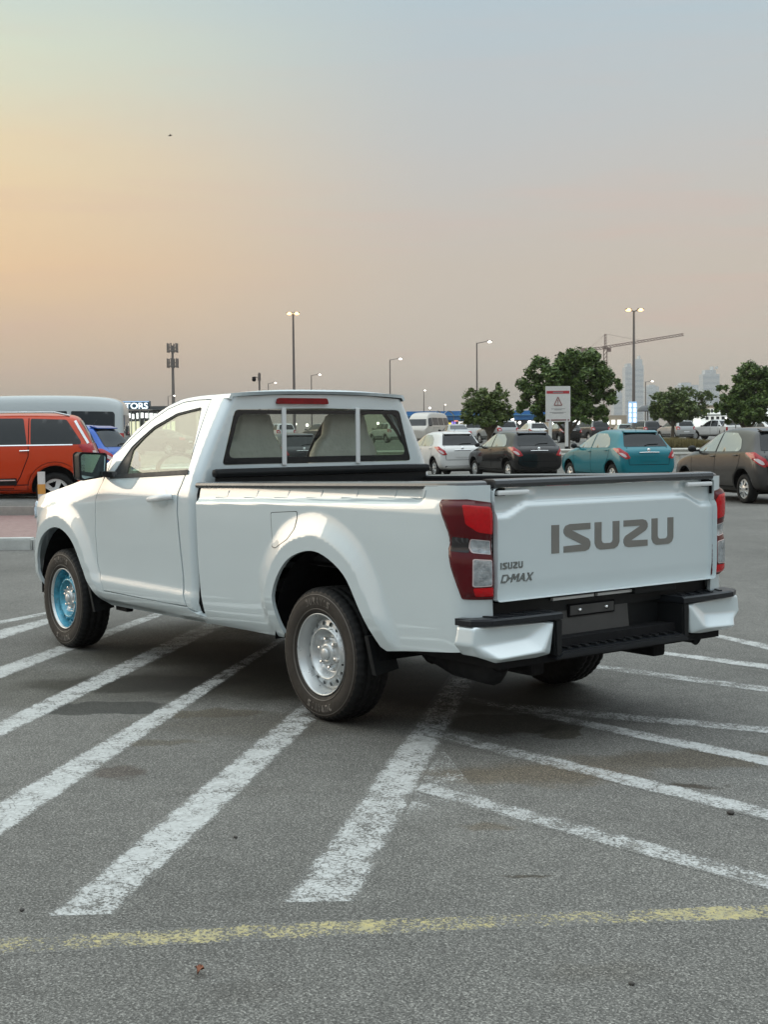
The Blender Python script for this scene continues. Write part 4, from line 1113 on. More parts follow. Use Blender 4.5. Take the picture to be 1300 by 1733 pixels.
# inside of the cab, seen through the glass
mb = MB(); mb.box((1.95, 0, .62), (1.5, 1.55, .06)); mb.box((2.66, 0, 1.02), (.34, 1.5, .30), None, .08); mb.box((1.30, 0, 1.0), (.03, 1.5, .5)); mb.build('cab_floor', M['dark'], truck)
mb = MB(); mb.box((2.50, 0, 1.10), (.30, 1.52, .16), None, .06); mb.build('dashboard', M['black'], truck)
for k in (0, 1):
    panel('pillar_trim', [(2.55, 1.20), (2.39, 1.29), (2.20, 1.462), (2.06, 1.545), (1.92, 1.60), (1.76, 1.64), (1.30, 1.655), (1.30, 1.69), (1.6, 1.685), (1.95, 1.64), (2.10, 1.57), (2.30, 1.42), (2.60, 1.20)], [], .03, Sd(-.035), M['trimgrey'], truck, 0, True, .004, bool(k))
mb = MB()
v = []; f = []
for i in range(9):
    x = 1.26+(2.0-1.26)*i/8
    for j in range(9):
        y = -1+2*j/8; q = roof(x, y*.96); v.append((q[0], q[1], q[2]-.03))
f = [(i*9+j, i*9+j+1, (i+1)*9+j+1, (i+1)*9+j) for i in range(8) for j in range(8)]
mb.add(v, f, True); mb.build('headliner', M['trimgrey'], truck)
def seat(y, wy):
    rnd = random.Random(int(y*100))
    mb = MB()
    # bagged backrest and headrest as one wrapped shape, creased
    secs = [(.95, .24, .09, 1.52), (1.10, .235, .085, 1.50), (1.24, .225, .080, 1.475), (1.34, .215, .075, 1.465), (1.40, .185, .072, 1.455), (1.45, .150, .068, 1.450), (1.51, .135, .066, 1.447), (1.565, .120, .055, 1.447), (1.585, .07, .03, 1.447)]
    n = 28; v = []
    for (z, a, b, x) in secs:
        for j in range(n):
            t = 2*math.pi*j/n; c, s_ = math.cos(t), math.sin(t)
            k = 1+rnd.uniform(-.035, .035)
            v.append((x+b*math.copysign(abs(c)**.6, c)*k, y+a*math.copysign(abs(s_)**.6, s_)*k*wy, z+rnd.uniform(-.006, .006)))
    f = [(i*n+j, i*n+(j+1) % n, (i+1)*n+(j+1) % n, (i+1)*n+j) for i in range(len(secs)-1) for j in range(n)]+[tuple(range((len(secs)-1)*n, len(secs)*n))]
    mb.add(v, f, True)
    mb.box((1.75, y, .93), (.5, .50, .18), None, .06)
    return mb.build('seat', M['seatcover'], truck)
seat(.37, 1.0); seat(-.33, 1.12)
mb = MB(); v = []
for i in range(24):
    t = 2*math.pi*i/24; v.append((2.30+.07*math.sin(t), .38+.185*math.cos(t), 1.17+.165*math.sin(t)))
mb.tube(v+[v[0]], .014, 8, False); mb.box((2.33, .38, 1.15), (.05, .12, .10), None, .02); mb.build('steering_wheel', M['black'], truck)
# ------------------------------------------------------------------ other vehicles
PAINT = mat('car_paint_slot', (.5, .5, .5), 0.3, 0.0, 1.0, 0.02)
def paint(name, c, metal=0.35, rough=0.28):
    return mat('paint_'+name, c, rough, metal, 0.65, 0.012, 0.15, 0.0, 3, cior=1.5, rvar=False)
P_ = {'white': paint('white', (.64, .64, .62), 0, .35), 'black': paint('black', (.006, .006, .007), 0, .2), 'teal': paint('teal', (.0, .15, .19), .1), 'grey': paint('bronze_grey', (.045, .043, .041), .1),
      'orange': paint('orange', (.50, .040, .004), .05), 'blue': paint('blue', (.008, .09, .42), .05), 'silver': paint('silver', (.38, .39, .39), .4), 'van': paint('van_silver', (.40, .43, .43), .15), 'green': paint('pale_green', (.35, .45, .42), .1),
      'darkgrey': paint('dark_grey', (.028, .03, .033), .1), 'beige': paint('beige', (.50, .47, .42), .1), 'red': paint('red', (.33, .02, .02), .1)}
def ring_of(st):
    x, zb, wl, wm, zm, zbt, wb, zr, wr = st
    h = [(0, zb), (wl*.8, zb), (wl, zb+.10), (wm, zm), (wb+.02, zbt-.03), (wb, zbt), (wr+.02, zr-.07 if zr-zbt > .15 else zr-.02), (wr-.08, zr), (0, zr+.015)]
    return [(x, y, z) for y, z in h]+[(x, -y, z) for y, z in h[-2:0:-1]]
def car_body(stations, wheels, wr_, levels=2):
    rings = [ring_of(s) for s in stations]; n = len(rings[0])
    def shrink(r, k, dx):
        cz = (min(q[2] for q in r)+max(q[2] for q in r))/2
        return [(x+dx, y*k, cz+(z-cz)*k) for x, y, z in r]
    rings = [shrink(rings[0], .86, .006)]+rings+[shrink(rings[-1], .86, -.006)]; v = [p for r in rings for p in r]
    f = [(i*n+j, i*n+(j+1) % n, (i+1)*n+(j+1) % n, (i+1)*n+j) for i in range(len(rings)-1) for j in range(n)]
    for base, rev in ((0, False), ((len(rings)-1)*n, True)):
        for j in range(n//2):
            a, b, c, d = base+j, base+j+1, base+(n-j-1) % n, base+(n-j) % n
            q = [a, b, c, d] if j else [a, b, c]
            if b == c: q = [a, b, d]
            q = list(dict.fromkeys(q))
            if len(q) > 2: f.append(tuple(q if not rev else q[::-1]))
    me = bpy.data.meshes.new('tmp'); me.from_pydata(v, [], f); me.update()
    bm = bmesh.new(); bm.from_mesh(me); bmesh.ops.recalc_face_normals(bm, faces=bm.faces[:]); bm.to_mesh(me); bm.free()
    o = link('tmp', me); s = o.modifiers.new('s', 'SUBSURF'); s.levels = levels; s.render_levels = levels
    tmp = [o]
    for x in wheels:
        for sg in (1, -1):
            mb = MB(); mb.lathe([(0, .0001), (0, wr_), (.34, wr_), (.34, .0001)], 28, 'Y', (x, sg*1.2-.17 if sg > 0 else -1.2-.17, wr_*.97), False)
            mb.v = [(a, b+(-.33 if sg > 0 else .33), c) for a, b, c in mb.v]
            c_ = mb.build('cut', M['gap']); tmp.append(c_)
            b_ = o.modifiers.new('b', 'BOOLEAN'); b_.operation = 'DIFFERENCE'; b_.solver = 'EXACT'; b_.object = c_
    bpy.context.view_layer.update()
    dg = bpy.context.evaluated_depsgraph_get()
    out = bpy.data.meshes.new_from_object(o.evaluated_get(dg))
    for q in tmp: bpy.data.objects.remove(q)
    out.materials.clear(); out.materials.append(PAINT); out.materials.append(M['gap'])
    for p in out.polygons:
        c = p.center; p.use_smooth = True; p.material_index = 0
        for x in wheels:
            r = math.hypot(c.x-x, c.z-wr_*.97)
            if abs(c.y) < .93 and (r < wr_*1.001 and abs(p.normal.y) < .2 and r > wr_*.94) or (r < wr_ and abs(p.normal.y) > .95 and abs(c.y) < .72 and r < wr_*.99): p.material_index = 1; p.use_smooth = False
    return out
def bvh_of(me): return BVHTree.FromPolygons([v.co.copy() for v in me.vertices], [tuple(p.vertices) for p in me.polygons])
def rayfn(bvh, mode, off):
    def fn(a, b):
        if mode == 'L': o, d = Vector((a, 4, b)), Vector((0, -1, 0))
        elif mode == 'R': o, d = Vector((a, -4, b)), Vector((0, 1, 0))
        elif mode == 'B': o, d = Vector((-6, a, b)), Vector((1, 0, 0))
        elif mode == 'F': o, d = Vector((6, a, b)), Vector((-1, 0, 0))
        elif mode == 'T': o, d = Vector((a, b, 5)), Vector((0, 0, -1))
        elif mode in ('CL', 'CR'):
            s = 1 if mode == 'CL' else -1
            d = Vector((math.cos(.75), -s*math.sin(.75), 0)); u = Vector((math.sin(.75), s*math.cos(.75), 0)); o = u*a-d*6; o.z = b
        h, n, i, _ = bvh.ray_cast(o, d)
        if h is None:
            h, n, i, _ = bvh.find_nearest(o+d*4.5)
        if n.dot(d) > 0: n = -n
        return h+n*off
    return fn
def decal(name, P, mode, bvh, off, m, parent, h=.07):
    V2, F = panel2d(P, [], h)
    fn = rayfn(bvh, mode, off)
    o = mesh(name, [fn(a, b) for a, b in V2], F, m, parent, True)
    p = o.data.polygons[0]
    d = {'L': (0, 1, 0), 'R': (0, -1, 0), 'B': (-1, 0, 0), 'F': (1, 0, 0), 'T': (0, 0, 1), 'CL': (-1, 1, 0), 'CR': (-1, -1, 0)}[mode]
    if p.normal.dot(Vector(d)) < 0: o.data.flip_normals()
    return o
def dline(name, pts, mode, bvh, w, m, parent, off=.0025):
    fn = rayfn(bvh, mode, off); pts = resample(pts, .08, False)
    return ribbon(name, pts, fn, w, m, parent)
def car_wheel(r, w, x, y, parent, style):
    sg = 1 if y > 0 else -1
    mb = MB(); mb.lathe([(-w, r*.6), (-w, r*.9), (-w*.85, r), (-w*.12, r), (0, r*.9), (.004, r*.78), (-.008, r*.68)], 32, 'Y')
    ty = mb.build('wheel', M['rubber'], parent); ty.location = (x, y, r)
    if sg < 0: ty.rotation_euler = (0, 0, math.pi)
    circ = lambda q, n=28: [(q*math.cos(2*math.pi*i/n), q*math.sin(2*math.pi*i/n)) for i in range(n)]
    hs = []
    k = {'cap': 8, 'alloy': 5, 'steel': 10}[style]
    for i in range(k):
        t = 2*math.pi*i/k; hw = math.pi/k*(.42 if style == 'cap' else .62)
        r0, r1 = (r*.26, r*.56) if style != 'steel' else (r*.40, r*.50)
        hs.append([(q*math.cos(t+s*hw*(.6 if q == r0 else 1)), q*math.sin(t+s*hw*(.6 if q == r0 else 1))) for q, s in ((r0, -1), (r1, -1), (r1, 1), (r0, 1))])
    def disc(a, b):
        q = math.hypot(a, b)/r; return (a, -.012-.03*(1-min(1, q/.6))**2*(-1)-.02*(q > .6), b)
    d = panel('rim', circ(r*.67), hs, r*.16, disc, M['silver'], ty, .012, False, .002)
    mb = MB(); mb.lathe([(-.06, .0001), (-.06, r*.66)], 24, 'Y'); mb.build('brake_drum', M['gap'], ty)
def make_type(kind):
    """builds one vehicle of a kind at the origin, heading +X; repeats copy it"""
    root = empty('parked_car' if kind != 'van' else 'parked_van')
    if kind == 'hatch':
        st = [(1.93, .32, .50, .60, .50, .60, .50, .66, .35), (1.86, .22, .66, .74, .50, .70, .68, .78, .55), (1.60, .20, .78, .82, .55, .84, .78, .92, .62), (1.10, .20, .82, .85, .6, .94, .80, 1.03, .66),
              (.88, .20, .82, .852, .6, .97, .81, 1.09, .64), (.15, .20, .82, .855, .62, 1.0, .81, 1.46, .58), (-.35, .20, .82, .855, .62, 1.01, .81, 1.535, .60), (-.95, .20, .82, .855, .64, 1.03, .81, 1.53, .59),
              (-1.40, .22, .82, .855, .66, 1.06, .81, 1.485, .59), (-1.50, .22, .82, .855, .66, 1.06, .80, 1.44, .60), (-1.72, .24, .81, .85, .68, 1.04, .79, 1.12, .68), (-1.80, .25, .80, .845, .67, 1.0, .78, 1.04, .72), (-1.89, .27, .79, .83, .62, .92, .75, .98, .70), (-1.93, .30, .76, .79, .60, .86, .72, .92, .66), (-1.95, .34, .70, .74, .56, .78, .66, .86, .58)]
        wx, wr_, arch = (1.18, -1.33), .295, .36; top, hw, ty_ = 1.53, .845, .815
        side = [[(.66, 1.035), (.10, 1.385), (-.16, 1.425), (-.16, 1.03)], [(-.22, 1.03), (-.22, 1.43), (-.80, 1.415), (-1.08, 1.28), (-1.22, 1.10), (-1.15, 1.045)]]
        back = [(.66, 1.06), (.64, 1.12), (.53, 1.43), (-.53, 1.43), (-.64, 1.12), (-.66, 1.06)]; front = [(.66, 1.06), (.50, 1.38), (-.50, 1.38), (-.66, 1.06)]
        doors_ = [[(.88, .98), (.82, .35)], [(.88, .35), (-.15, .33)], [(-.19, 1.45), (-.19, .33)], [(-.19, .33), (-.90, .33), (-.98, .5), (-1.20, .80), (-1.25, 1.05)]]
        lampc = [(.34, 1.02), (.10, 1.03), (-.12, .90), (-.20, .76), (-.10, .73), (.08, .84)]; handles = [(-.02, .93), (-.98, .96)]
        rearx = -1.93
    elif kind == 'suv':
        st = [(2.20, .40, .55, .62, .6, .75, .5, .85, .4), (2.12, .30, .70, .78, .6, .88, .72, .99, .55), (1.80, .28, .80, .84, .65, .98, .80, 1.07, .62), (1.25, .28, .82, .86, .7, 1.06, .83, 1.14, .66),
              (1.0, .28, .82, .865, .7, 1.10, .83, 1.19, .64), (.40, .28, .82, .865, .7, 1.12, .83, 1.55, .60), (-.15, .28, .82, .865, .7, 1.13, .83, 1.68, .62), (-1.0, .28, .82, .865, .7, 1.14, .83, 1.69, .62),
              (-1.82, .30, .82, .86, .74, 1.15, .82, 1.67, .63), (-1.92, .30, .82, .86, .74, 1.15, .82, 1.60, .63), (-2.10, .32, .81, .855, .75, 1.12, .80, 1.24, .70), (-2.15, .34, .80, .84, .72, 1.0, .77, 1.12, .70), (-2.20, .38, .76, .80, .7, .9, .72, .98, .62), (-2.22, .44, .66, .72, .66, .82, .62, .88, .52)]
        wx, wr_, arch = (1.33, -1.50), .335, .40; top, hw, ty_ = 1.69, .86, .83
        side = [[(.80, 1.145), (.30, 1.50), (-.06, 1.585), (-.10, 1.145)], [(-.16, 1.145), (-.16, 1.595), (-.98, 1.595), (-1.04, 1.145)], [(-1.10, 1.145), (-1.10, 1.59), (-1.70, 1.57), (-1.94, 1.20), (-1.94, 1.145)]]
        back = [(.64, 1.17), (.54, 1.56), (-.54, 1.56), (-.64, 1.17)]; front = [(.70, 1.18), (.54, 1.54), (-.54, 1.54), (-.70, 1.18)]
        doors_ = [[(.98, 1.10), (.92, .40)], [(.92, .40), (-.10, .40)], [(-.13, 1.62), (-.13, .40)], [(-.13, .40), (-.80, .40), (-.92, .6), (-1.06, .95), (-1.07, 1.6)]]
        lampc = [(.22, 1.14), (-.05, 1.16), (-.18, 1.05), (-.18, .90), (.10, .88)]; handles = [(-.0, 1.02), (-.92, 1.04)]
        rearx = -2.21
    elif kind == 'van':
        st = [(2.62, .40, .66, .72, .6, .9, .68, 1.0, .5), (2.52, .30, .82, .88, .65, 1.1, .82, 1.18, .6), (2.2, .28, .86, .93, .7, 1.28, .88, 1.45, .7), (1.70, .28, .88, .94, .75, 1.33, .90, 2.02, .70), (1.2, .28, .88, .94, .8, 1.34, .905, 2.26, .68),
              (.5, .28, .88, .94, .8, 1.34, .905, 2.33, .68), (-1.2, .28, .88, .94, .8, 1.34, .905, 2.33, .68), (-2.2, .28, .88, .94, .8, 1.34, .905, 2.29, .68), (-2.58, .30, .87, .93, .8, 1.34, .90, 2.22, .67), (-2.70, .32, .85, .91, .8, 1.32, .875, 2.10, .66), (-2.74, .36, .80, .86, .8, 1.3, .82, 1.98, .60)]
        wx, wr_, arch = (1.65, -1.45), .34, .41; top, hw, ty_ = 2.3, .94, .90
        side = [[(1.95, 1.30), (1.60, 1.86), (1.05, 1.92), (1.05, 1.36)], [(.95, 1.36), (.95, 1.92), (-.25, 1.92), (-.25, 1.36)], [(-.35, 1.36), (-.35, 1.92), (-1.35, 1.92), (-1.35, 1.36)], [(-1.45, 1.36), (-1.45, 1.92), (-2.48, 1.90), (-2.53, 1.84), (-2.53, 1.36)]]
        back = [(.70, 1.30), (.66, 1.82), (-.66, 1.82), (-.70, 1.30)]; front = [(.78, 1.32), (.66, 1.80), (-.66, 1.80), (-.78, 1.32)]
        doors_ = [[(1.0, 1.85), (1.0, .45)], [(-.30, 1.85), (-.30, .45)], [(1.0, 1.18), (-.30, 1.18)]]
        lampc = [(-.12, .80), (-.12, 1.36), (.09, 1.36), (.09, .80)]; handles = [(.9, 1.1)]
        rearx = -2.72
    elif kind == 'sedan':
        st = [(2.28, .34, .5, .6, .5, .6, .5, .66, .35), (2.2, .24, .7, .78, .5, .7, .7, .78, .55), (1.8, .22, .8, .86, .55, .82, .8, .92, .66), (1.1, .22, .84, .88, .6, .9, .83, 1.0, .7),
              (.8, .22, .84, .88, .6, .92, .83, 1.06, .66), (.1, .22, .84, .88, .6, .94, .83, 1.40, .58), (-.4, .22, .84, .88, .6, .95, .83, 1.47, .58), (-.95, .22, .84, .88, .6, .96, .82, 1.42, .56),
              (-1.5, .22, .84, .88, .62, .98, .82, 1.14, .62), (-1.95, .24, .82, .86, .62, .97, .80, 1.06, .70), (-2.22, .28, .76, .82, .62, .92, .74, 1.0, .64), (-2.30, .36, .62, .70, .6, .8, .62, .86, .52)]
        wx, wr_, arch = (1.38, -1.32), .31, .37; top, hw, ty_ = 1.47, .87, .84
        side = [[(.62, .98), (.05, 1.32), (-.22, 1.37), (-.22, .98)], [(-.28, .98), (-.28, 1.37), (-.85, 1.33), (-1.25, 1.06), (-1.2, .99)]]
        back = [(.60, 1.10), (.50, 1.36), (-.50, 1.36), (-.60, 1.10)]; front = [(.66, 1.04), (.50, 1.34), (-.50, 1.34), (-.66, 1.04)]
        doors_ = [[(.8, .9), (.76, .35)], [(-.25, 1.38), (-.25, .33)], [(-1.0, .4), (-1.2, .95)]]
        lampc = [(-.2, .80), (-.2, .95), (.14, .97), (.14, .82)]; handles = [(-.1, .88), (-1.0, .9)]
        rearx = -2.28
    else:   # pickup with a double cab
        st = [(2.55, .40, .6, .7, .65, .8, .6, .9, .45), (2.45, .32, .78, .84, .65, .95, .80, 1.02, .6), (2.1, .32, .84, .88, .7, 1.02, .84, 1.12, .7), (1.3, .32, .86, .9, .75, 1.08, .86, 1.18, .72),
              (1.05, .32, .86, .9, .75, 1.1, .86, 1.24, .68), (.5, .32, .86, .9, .75, 1.12, .86, 1.68, .6), (0, .32, .86, .9, .75, 1.13, .86, 1.78, .62), (-.6, .32, .86, .9, .75, 1.13, .86, 1.76, .62),
              (-.80, .32, .86, .9, .75, 1.13, .86, 1.24, .72), (-1.0, .36, .86, .9, .75, 1.12, .88, 1.17, .80), (-2.4, .40, .86, .9, .75, 1.12, .88, 1.17, .80), (-2.52, .44, .84, .88, .75, 1.1, .86, 1.15, .78), (-2.55, .50, .80, .84, .75, 1.06, .82, 1.12, .74)]
        wx, wr_, arch = (1.6, -1.5), .37, .44; top, hw, ty_ = 1.76, .9, .86
        side = [[(.95, 1.16), (.50, 1.58), (.12, 1.66), (.12, 1.15)], [(.06, 1.15), (.06, 1.67), (-.55, 1.65), (-.62, 1.15)]]
        back = [(.60, 1.22), (.52, 1.64), (-.52, 1.64), (-.60, 1.22)]; front = [(.72, 1.22), (.56, 1.62), (-.56, 1.62), (-.72, 1.22)]
        doors_ = [[(.09, 1.7), (.09, .45)], [(-.68, 1.7), (-.68, .45)]]
        lampc = [(-.10, .78), (-.10, 1.08), (.07, 1.08), (.07, .78)]; handles = [(.2, 1.04)]
        rearx = -2.54
    me = car_body(st, wx, arch); me.name = 'body'
    body = link('body', me, root); bv = bvh_of(me)
    for md_ in 'LR':
        for w in side: decal('window', rounded(w, .03, 2), md_, bv, .006, M['carglassp'] if kind == 'hatch' else M['carglass'], root)
        for d_ in doors_: dline('door_gap', d_, md_, bv, .014, M['gap'], root)
        for (hx, hz) in handles:
            fn = rayfn(bv, md_, .02); a = fn(hx, hz); b = fn(hx-.16, hz+.005)
            mb = MB(); mb.tube([a, b], .013, 6); mb.build('door_handle', M['chrome'] if kind == 'suv' else PAINT, root)
        zl = .30 if kind in ('hatch', 'sedan') else .42
        dline('sill_trim', [(wx[0]-arch-.04, zl), (wx[1]+arch+.04, zl)], md_, bv, .10 if kind in ('suv',) else .04, M['black'], root)
        fx = side[0][0][0]
        sg = 1 if md_ == 'L' else -1
        mz = side[0][0][1]+.02
        mb = MB(); mb.sphere((fx-.05, sg*(hw+.10), mz+.03), .10, 12, 8, (.6, 1.0, .72)); mb.box((fx-.05, sg*(hw+.0), mz-.01), (.06, .14, .04)); mb.build('side_mirror', M['black'] if kind != 'van' else M['black'], root)
        a0 = rearx*math.sin(.75)+(hw-.03)*math.cos(.75)
        decal('tail_lamp', rounded([(a+a0, b) for a, b in lampc], .02, 2), 'C'+md_, bv, .010, M['lampred3'], root, .04)
        if kind in ('hatch', 'suv'):
            cxl = sum(a for a, b in lampc)/len(lampc); czl = sum(b for a, b in lampc)/len(lampc)
            decal('reversing_lens', rounded([(a0+cxl+(a-cxl)*.42-.04, czl+(b-czl)*.42-.04) for a, b in lampc], .015, 2), 'C'+md_, bv, .014, M['lamprim'], root, .04)
    decal('rear_window', rounded(back, .04, 2), 'B', bv, .006, M['carglass'], root)
    decal('windscreen', rounded(front, .04, 2), 'F', bv, .006, M['carglass'], root)
    zb_ = .36 if kind in ('hatch', 'sedan') else .5
    decal('rear_valance', [(.62, zb_-.10), (.62, zb_+.02), (-.62, zb_+.02), (-.62, zb_-.10)], 'B', bv, .008, M['black'], root)
    zp = .72 if kind != 'van' else .95
    if kind == 'hatch':
        dline('hatch_gap', [(.60, 1.05), (.64, .95), (.60, .58), (-.60, .58), (-.64, .95), (-.60, 1.05)], 'B', bv, .014, M['gap'], root)
        mb = MB(); fn = rayfn(bv, 'B', .02); mb.tube([fn(.30, .90), fn(0, .905), fn(-.30, .90)], .014, 6); mb.build('number_plate_garnish', M['chrome'], root)
        mb = MB(); a = fn(0, .96); mb.lathe([(-.012, .0001), (-.012, .045), (0, .05)], 16, 'X', tuple(a)); mb.build('emblem', M['chrome'], root)
        mb = MB(); mb.tube([fn(.04, 1.08), fn(-.05, 1.11), fn(-.38, 1.12)], .012, 6); mb.build('rear_wiper', M['black'], root)
        mb = MB(); mb.hexa([(-1.36, .52, 1.475), (-1.36, -.52, 1.475), (-1.54, -.50, 1.435), (-1.54, .50, 1.435), (-1.36, .52, 1.505), (-1.36, -.52, 1.505), (-1.54, -.50, 1.455), (-1.54, .50, 1.455)]); mb.build('roof_spoiler', PAINT, root, True, .01)
        mb = MB(); mb.tube([(-1.2, 0, 1.50), (-1.28, 0, 1.62)], .006, 5); mb.build('aerial', M['black'], root)
    if kind == 'suv':
        for sg in (1, -1):
            mb = MB(); mb.tube([(.3, sg*.56, 1.62), (.1, sg*.575, 1.70), (-1.5, sg*.575, 1.70), (-1.75, sg*.56, 1.64)], .018, 6); mb.build('roof_rail', M['silver'], root)
        for md_ in 'LR':
            for x in wx:
                dline('wheel_arch_trim', [(x+(arch+.03)*math.cos(math.pi*(-.08+1.16*i/14)), arch*.97+(arch+.03)*math.sin(math.pi*(-.08+1.16*i/14))) for i in range(15)], md_, bv, .075, M['black'], root, .012)
            dline('belt_chrome', [(.80, 1.125), (-1.80, 1.14)], md_, bv, .018, M['chrome'], root, .008)
            decal('door_cladding', [(.90, .46), (.90, .56), (-.86, .58), (-.86, .46)], md_, bv, .012, M['black'], root)
            dline('rear_pillar_trim', [(-1.84, 1.55), (-2.06, 1.16)], md_, bv, .04, M['silver'], root, .010)
            dline('cladding_chrome', [(.85, .53), (-.84, .55)], md_, bv, .02, M['chrome'], root, .018)
    decal('rear_number_plate', [(.24, zp-.055), (.24, zp+.055), (-.24, zp+.055), (-.24, zp-.055)], 'B', bv, .012, PAINT if kind in ('hatch',) else M['whiteplain'], root)
    mb = MB(); mb.box(((wx[0]+wx[1])/2, 0, .24 if kind in ('hatch', 'sedan') else .32), (wx[0]-wx[1]+.2, 1.2, .12)); mb.build('underbody', M['dark'], root)
    for x in wx:
        for sg in (1, -1): car_wheel(wr_, .2, x, sg*(hw-.045), root, {'hatch': 'cap', 'suv': 'alloy', 'van': 'steel', 'sedan': 'alloy'}.get(kind, 'steel'))
    root['rearx'] = rearx
    return root
PROTO = {}
def repaint(o, m):
    for c in [o]+list(o.children_recursive):
        if c.type == 'MESH':
            for i, s in enumerate(c.material_slots):
                if c.data.materials[i] == PAINT:
                    s.link = 'OBJECT'; s.material = m
used_ = set()
def place(kind, px, t, rel, color, label, cat='car', group=None, rear=True, z=None, dx=0.0, name=None):
    """rel: heading relative to the line of sight, positive turns left; px is where the rear (or middle) stands"""
    if kind not in PROTO: PROTO[kind] = make_type(kind)
    o = PROTO[kind] if kind not in used_ else copy_tree(PROTO[kind])
    used_.add(kind)
    if name: o.name = name
    p = at(px, t, 0); yaw = math.atan2(p.y-CAM.y, p.x-CAM.x)+R(rel)
    off_ = -PROTO[kind].get('rearx', -2) if rear else 0.0
    o.location = (p.x+math.cos(yaw)*off_, p.y+math.sin(yaw)*off_, terrain(p.x, p.y) if z is None else z)
    o.rotation_euler = (0, 0, yaw)
    repaint(o, P_[color])
    o['label'] = label; o['category'] = cat
    if group: o['group'] = group
    return o
GN = 'hatchbacks parked in a row behind the pickup'
# all four stand roughly parallel
place('hatch', 783, 45.0, 23, 'white', 'white hatchback beside the corner of the pickup cab, leftmost of the four parked hatchbacks', group=GN)
place('hatch', 913, 41.5, 27, 'black', 'black hatchback parked between the white and the teal hatchbacks', group=GN)
place('hatch', 1099, 36.0, 30, 'teal', 'teal hatchback parked behind the pickup tailgate', group=GN)
place('hatch', 1347, 26.6, 31, 'grey', 'bronze grey hatchback at the right edge with its rear wheel in view', group=GN)
place('suv', 166, 23.9, 88, 'orange', 'orange sport utility vehicle with roof rails behind the front of the pickup', 'car', None, True, .18)
place('hatch', 212, 28.0, 66, 'blue', 'blue hatchback standing between the orange car and the silver van', 'car', None, True, .18)
place('van', 213, 34.5, 84, 'van', 'silver high roof van behind the orange car', 'van', None, True, .18)
place('hatch', 515, 47.0, 20, 'darkgrey', 'dark grey hatchback seen through the cab windows of the pickup', 'car')
FG = 'cars in the far parking row'
FAR = [
 ('van', 722, 100, 160, 'beige', 'pale minibus facing the camera beyond the white hatchback', 'minibus', False),
 ('sedan', 770, 92, 10, 'silver', 'silver saloon car in the far row, left of the fence', 'car', False),
 ('suv', 803, 108, 15, 'white', 'white car with dark rear window behind the small tree', 'car', True),
 ('suv', 862, 98, 25, 'silver', 'pale silver car just right of the small tree trunk in the far row', 'car', True),
 ('hatch', 915, 104, 20, 'white', 'white hatchback in the far row above the roof of the black hatchback', 'car', True),
 ('hatch', 969, 98, 25, 'black', 'small black car between the two posts of the warning board', 'car', True),
 ('suv', 1019, 108, 28, 'darkgrey', 'dark grey car in the far row right of the warning board', 'car', True),
 ('hatch', 1060, 130, 10, 'green', 'small pale green car in the far row above the teal hatchback', 'car', True),
 ('suv', 1107, 116, 28, 'darkgrey', 'black car parked left of the silver sport utility vehicle', 'car', True),
 ('suv', 1163, 110, 25, 'silver', 'silver sport utility vehicle behind the strip of dry grass', 'car', True),
 ('pickup', 1213, 118, 60, 'white', 'white pickup truck with a lettered tailgate in the far row', 'pickup truck', False),
 ('pickup', 1248, 112, 8, 'white', 'white pickup truck in the far row seen squarely from behind', 'pickup truck', True),
 ('sedan', 1290, 106, 40, 'white', 'white saloon car in the far row, rightmost under the big tree', 'car', False),
 ('suv', 700, 122, 20, 'white', 'white car seen past the right corner of the pickup cab', 'car', False),
 ('suv', 655, 115, 24, 'white', 'white car of the far row, seen through the right pane of the rear window', 'car', False),
 ('sedan', 585, 108, 24, 'silver', 'silver saloon car of the far row, seen through the middle pane', 'car', False),
 ('suv', 540, 118, 24, 'darkgrey', 'dark car of the far row, seen through the middle pane', 'car', False),
 ('suv', 470, 112, 20, 'white', 'white car of the far row, seen through the left pane', 'car', False),
 ('sedan', 425, 100, 20, 'beige', 'beige saloon car of the far row, seen past the left seat', 'car', False),
 ('sedan', 262, 78, 60, 'darkgrey', 'dark saloon car in front of the lit showroom, left of the pickup cab', 'car', False),
]
for kd, px, t, rel, c, lab, cat, rr in FAR:
    place(kd, px, t, rel, c, lab, cat, FG, rr)
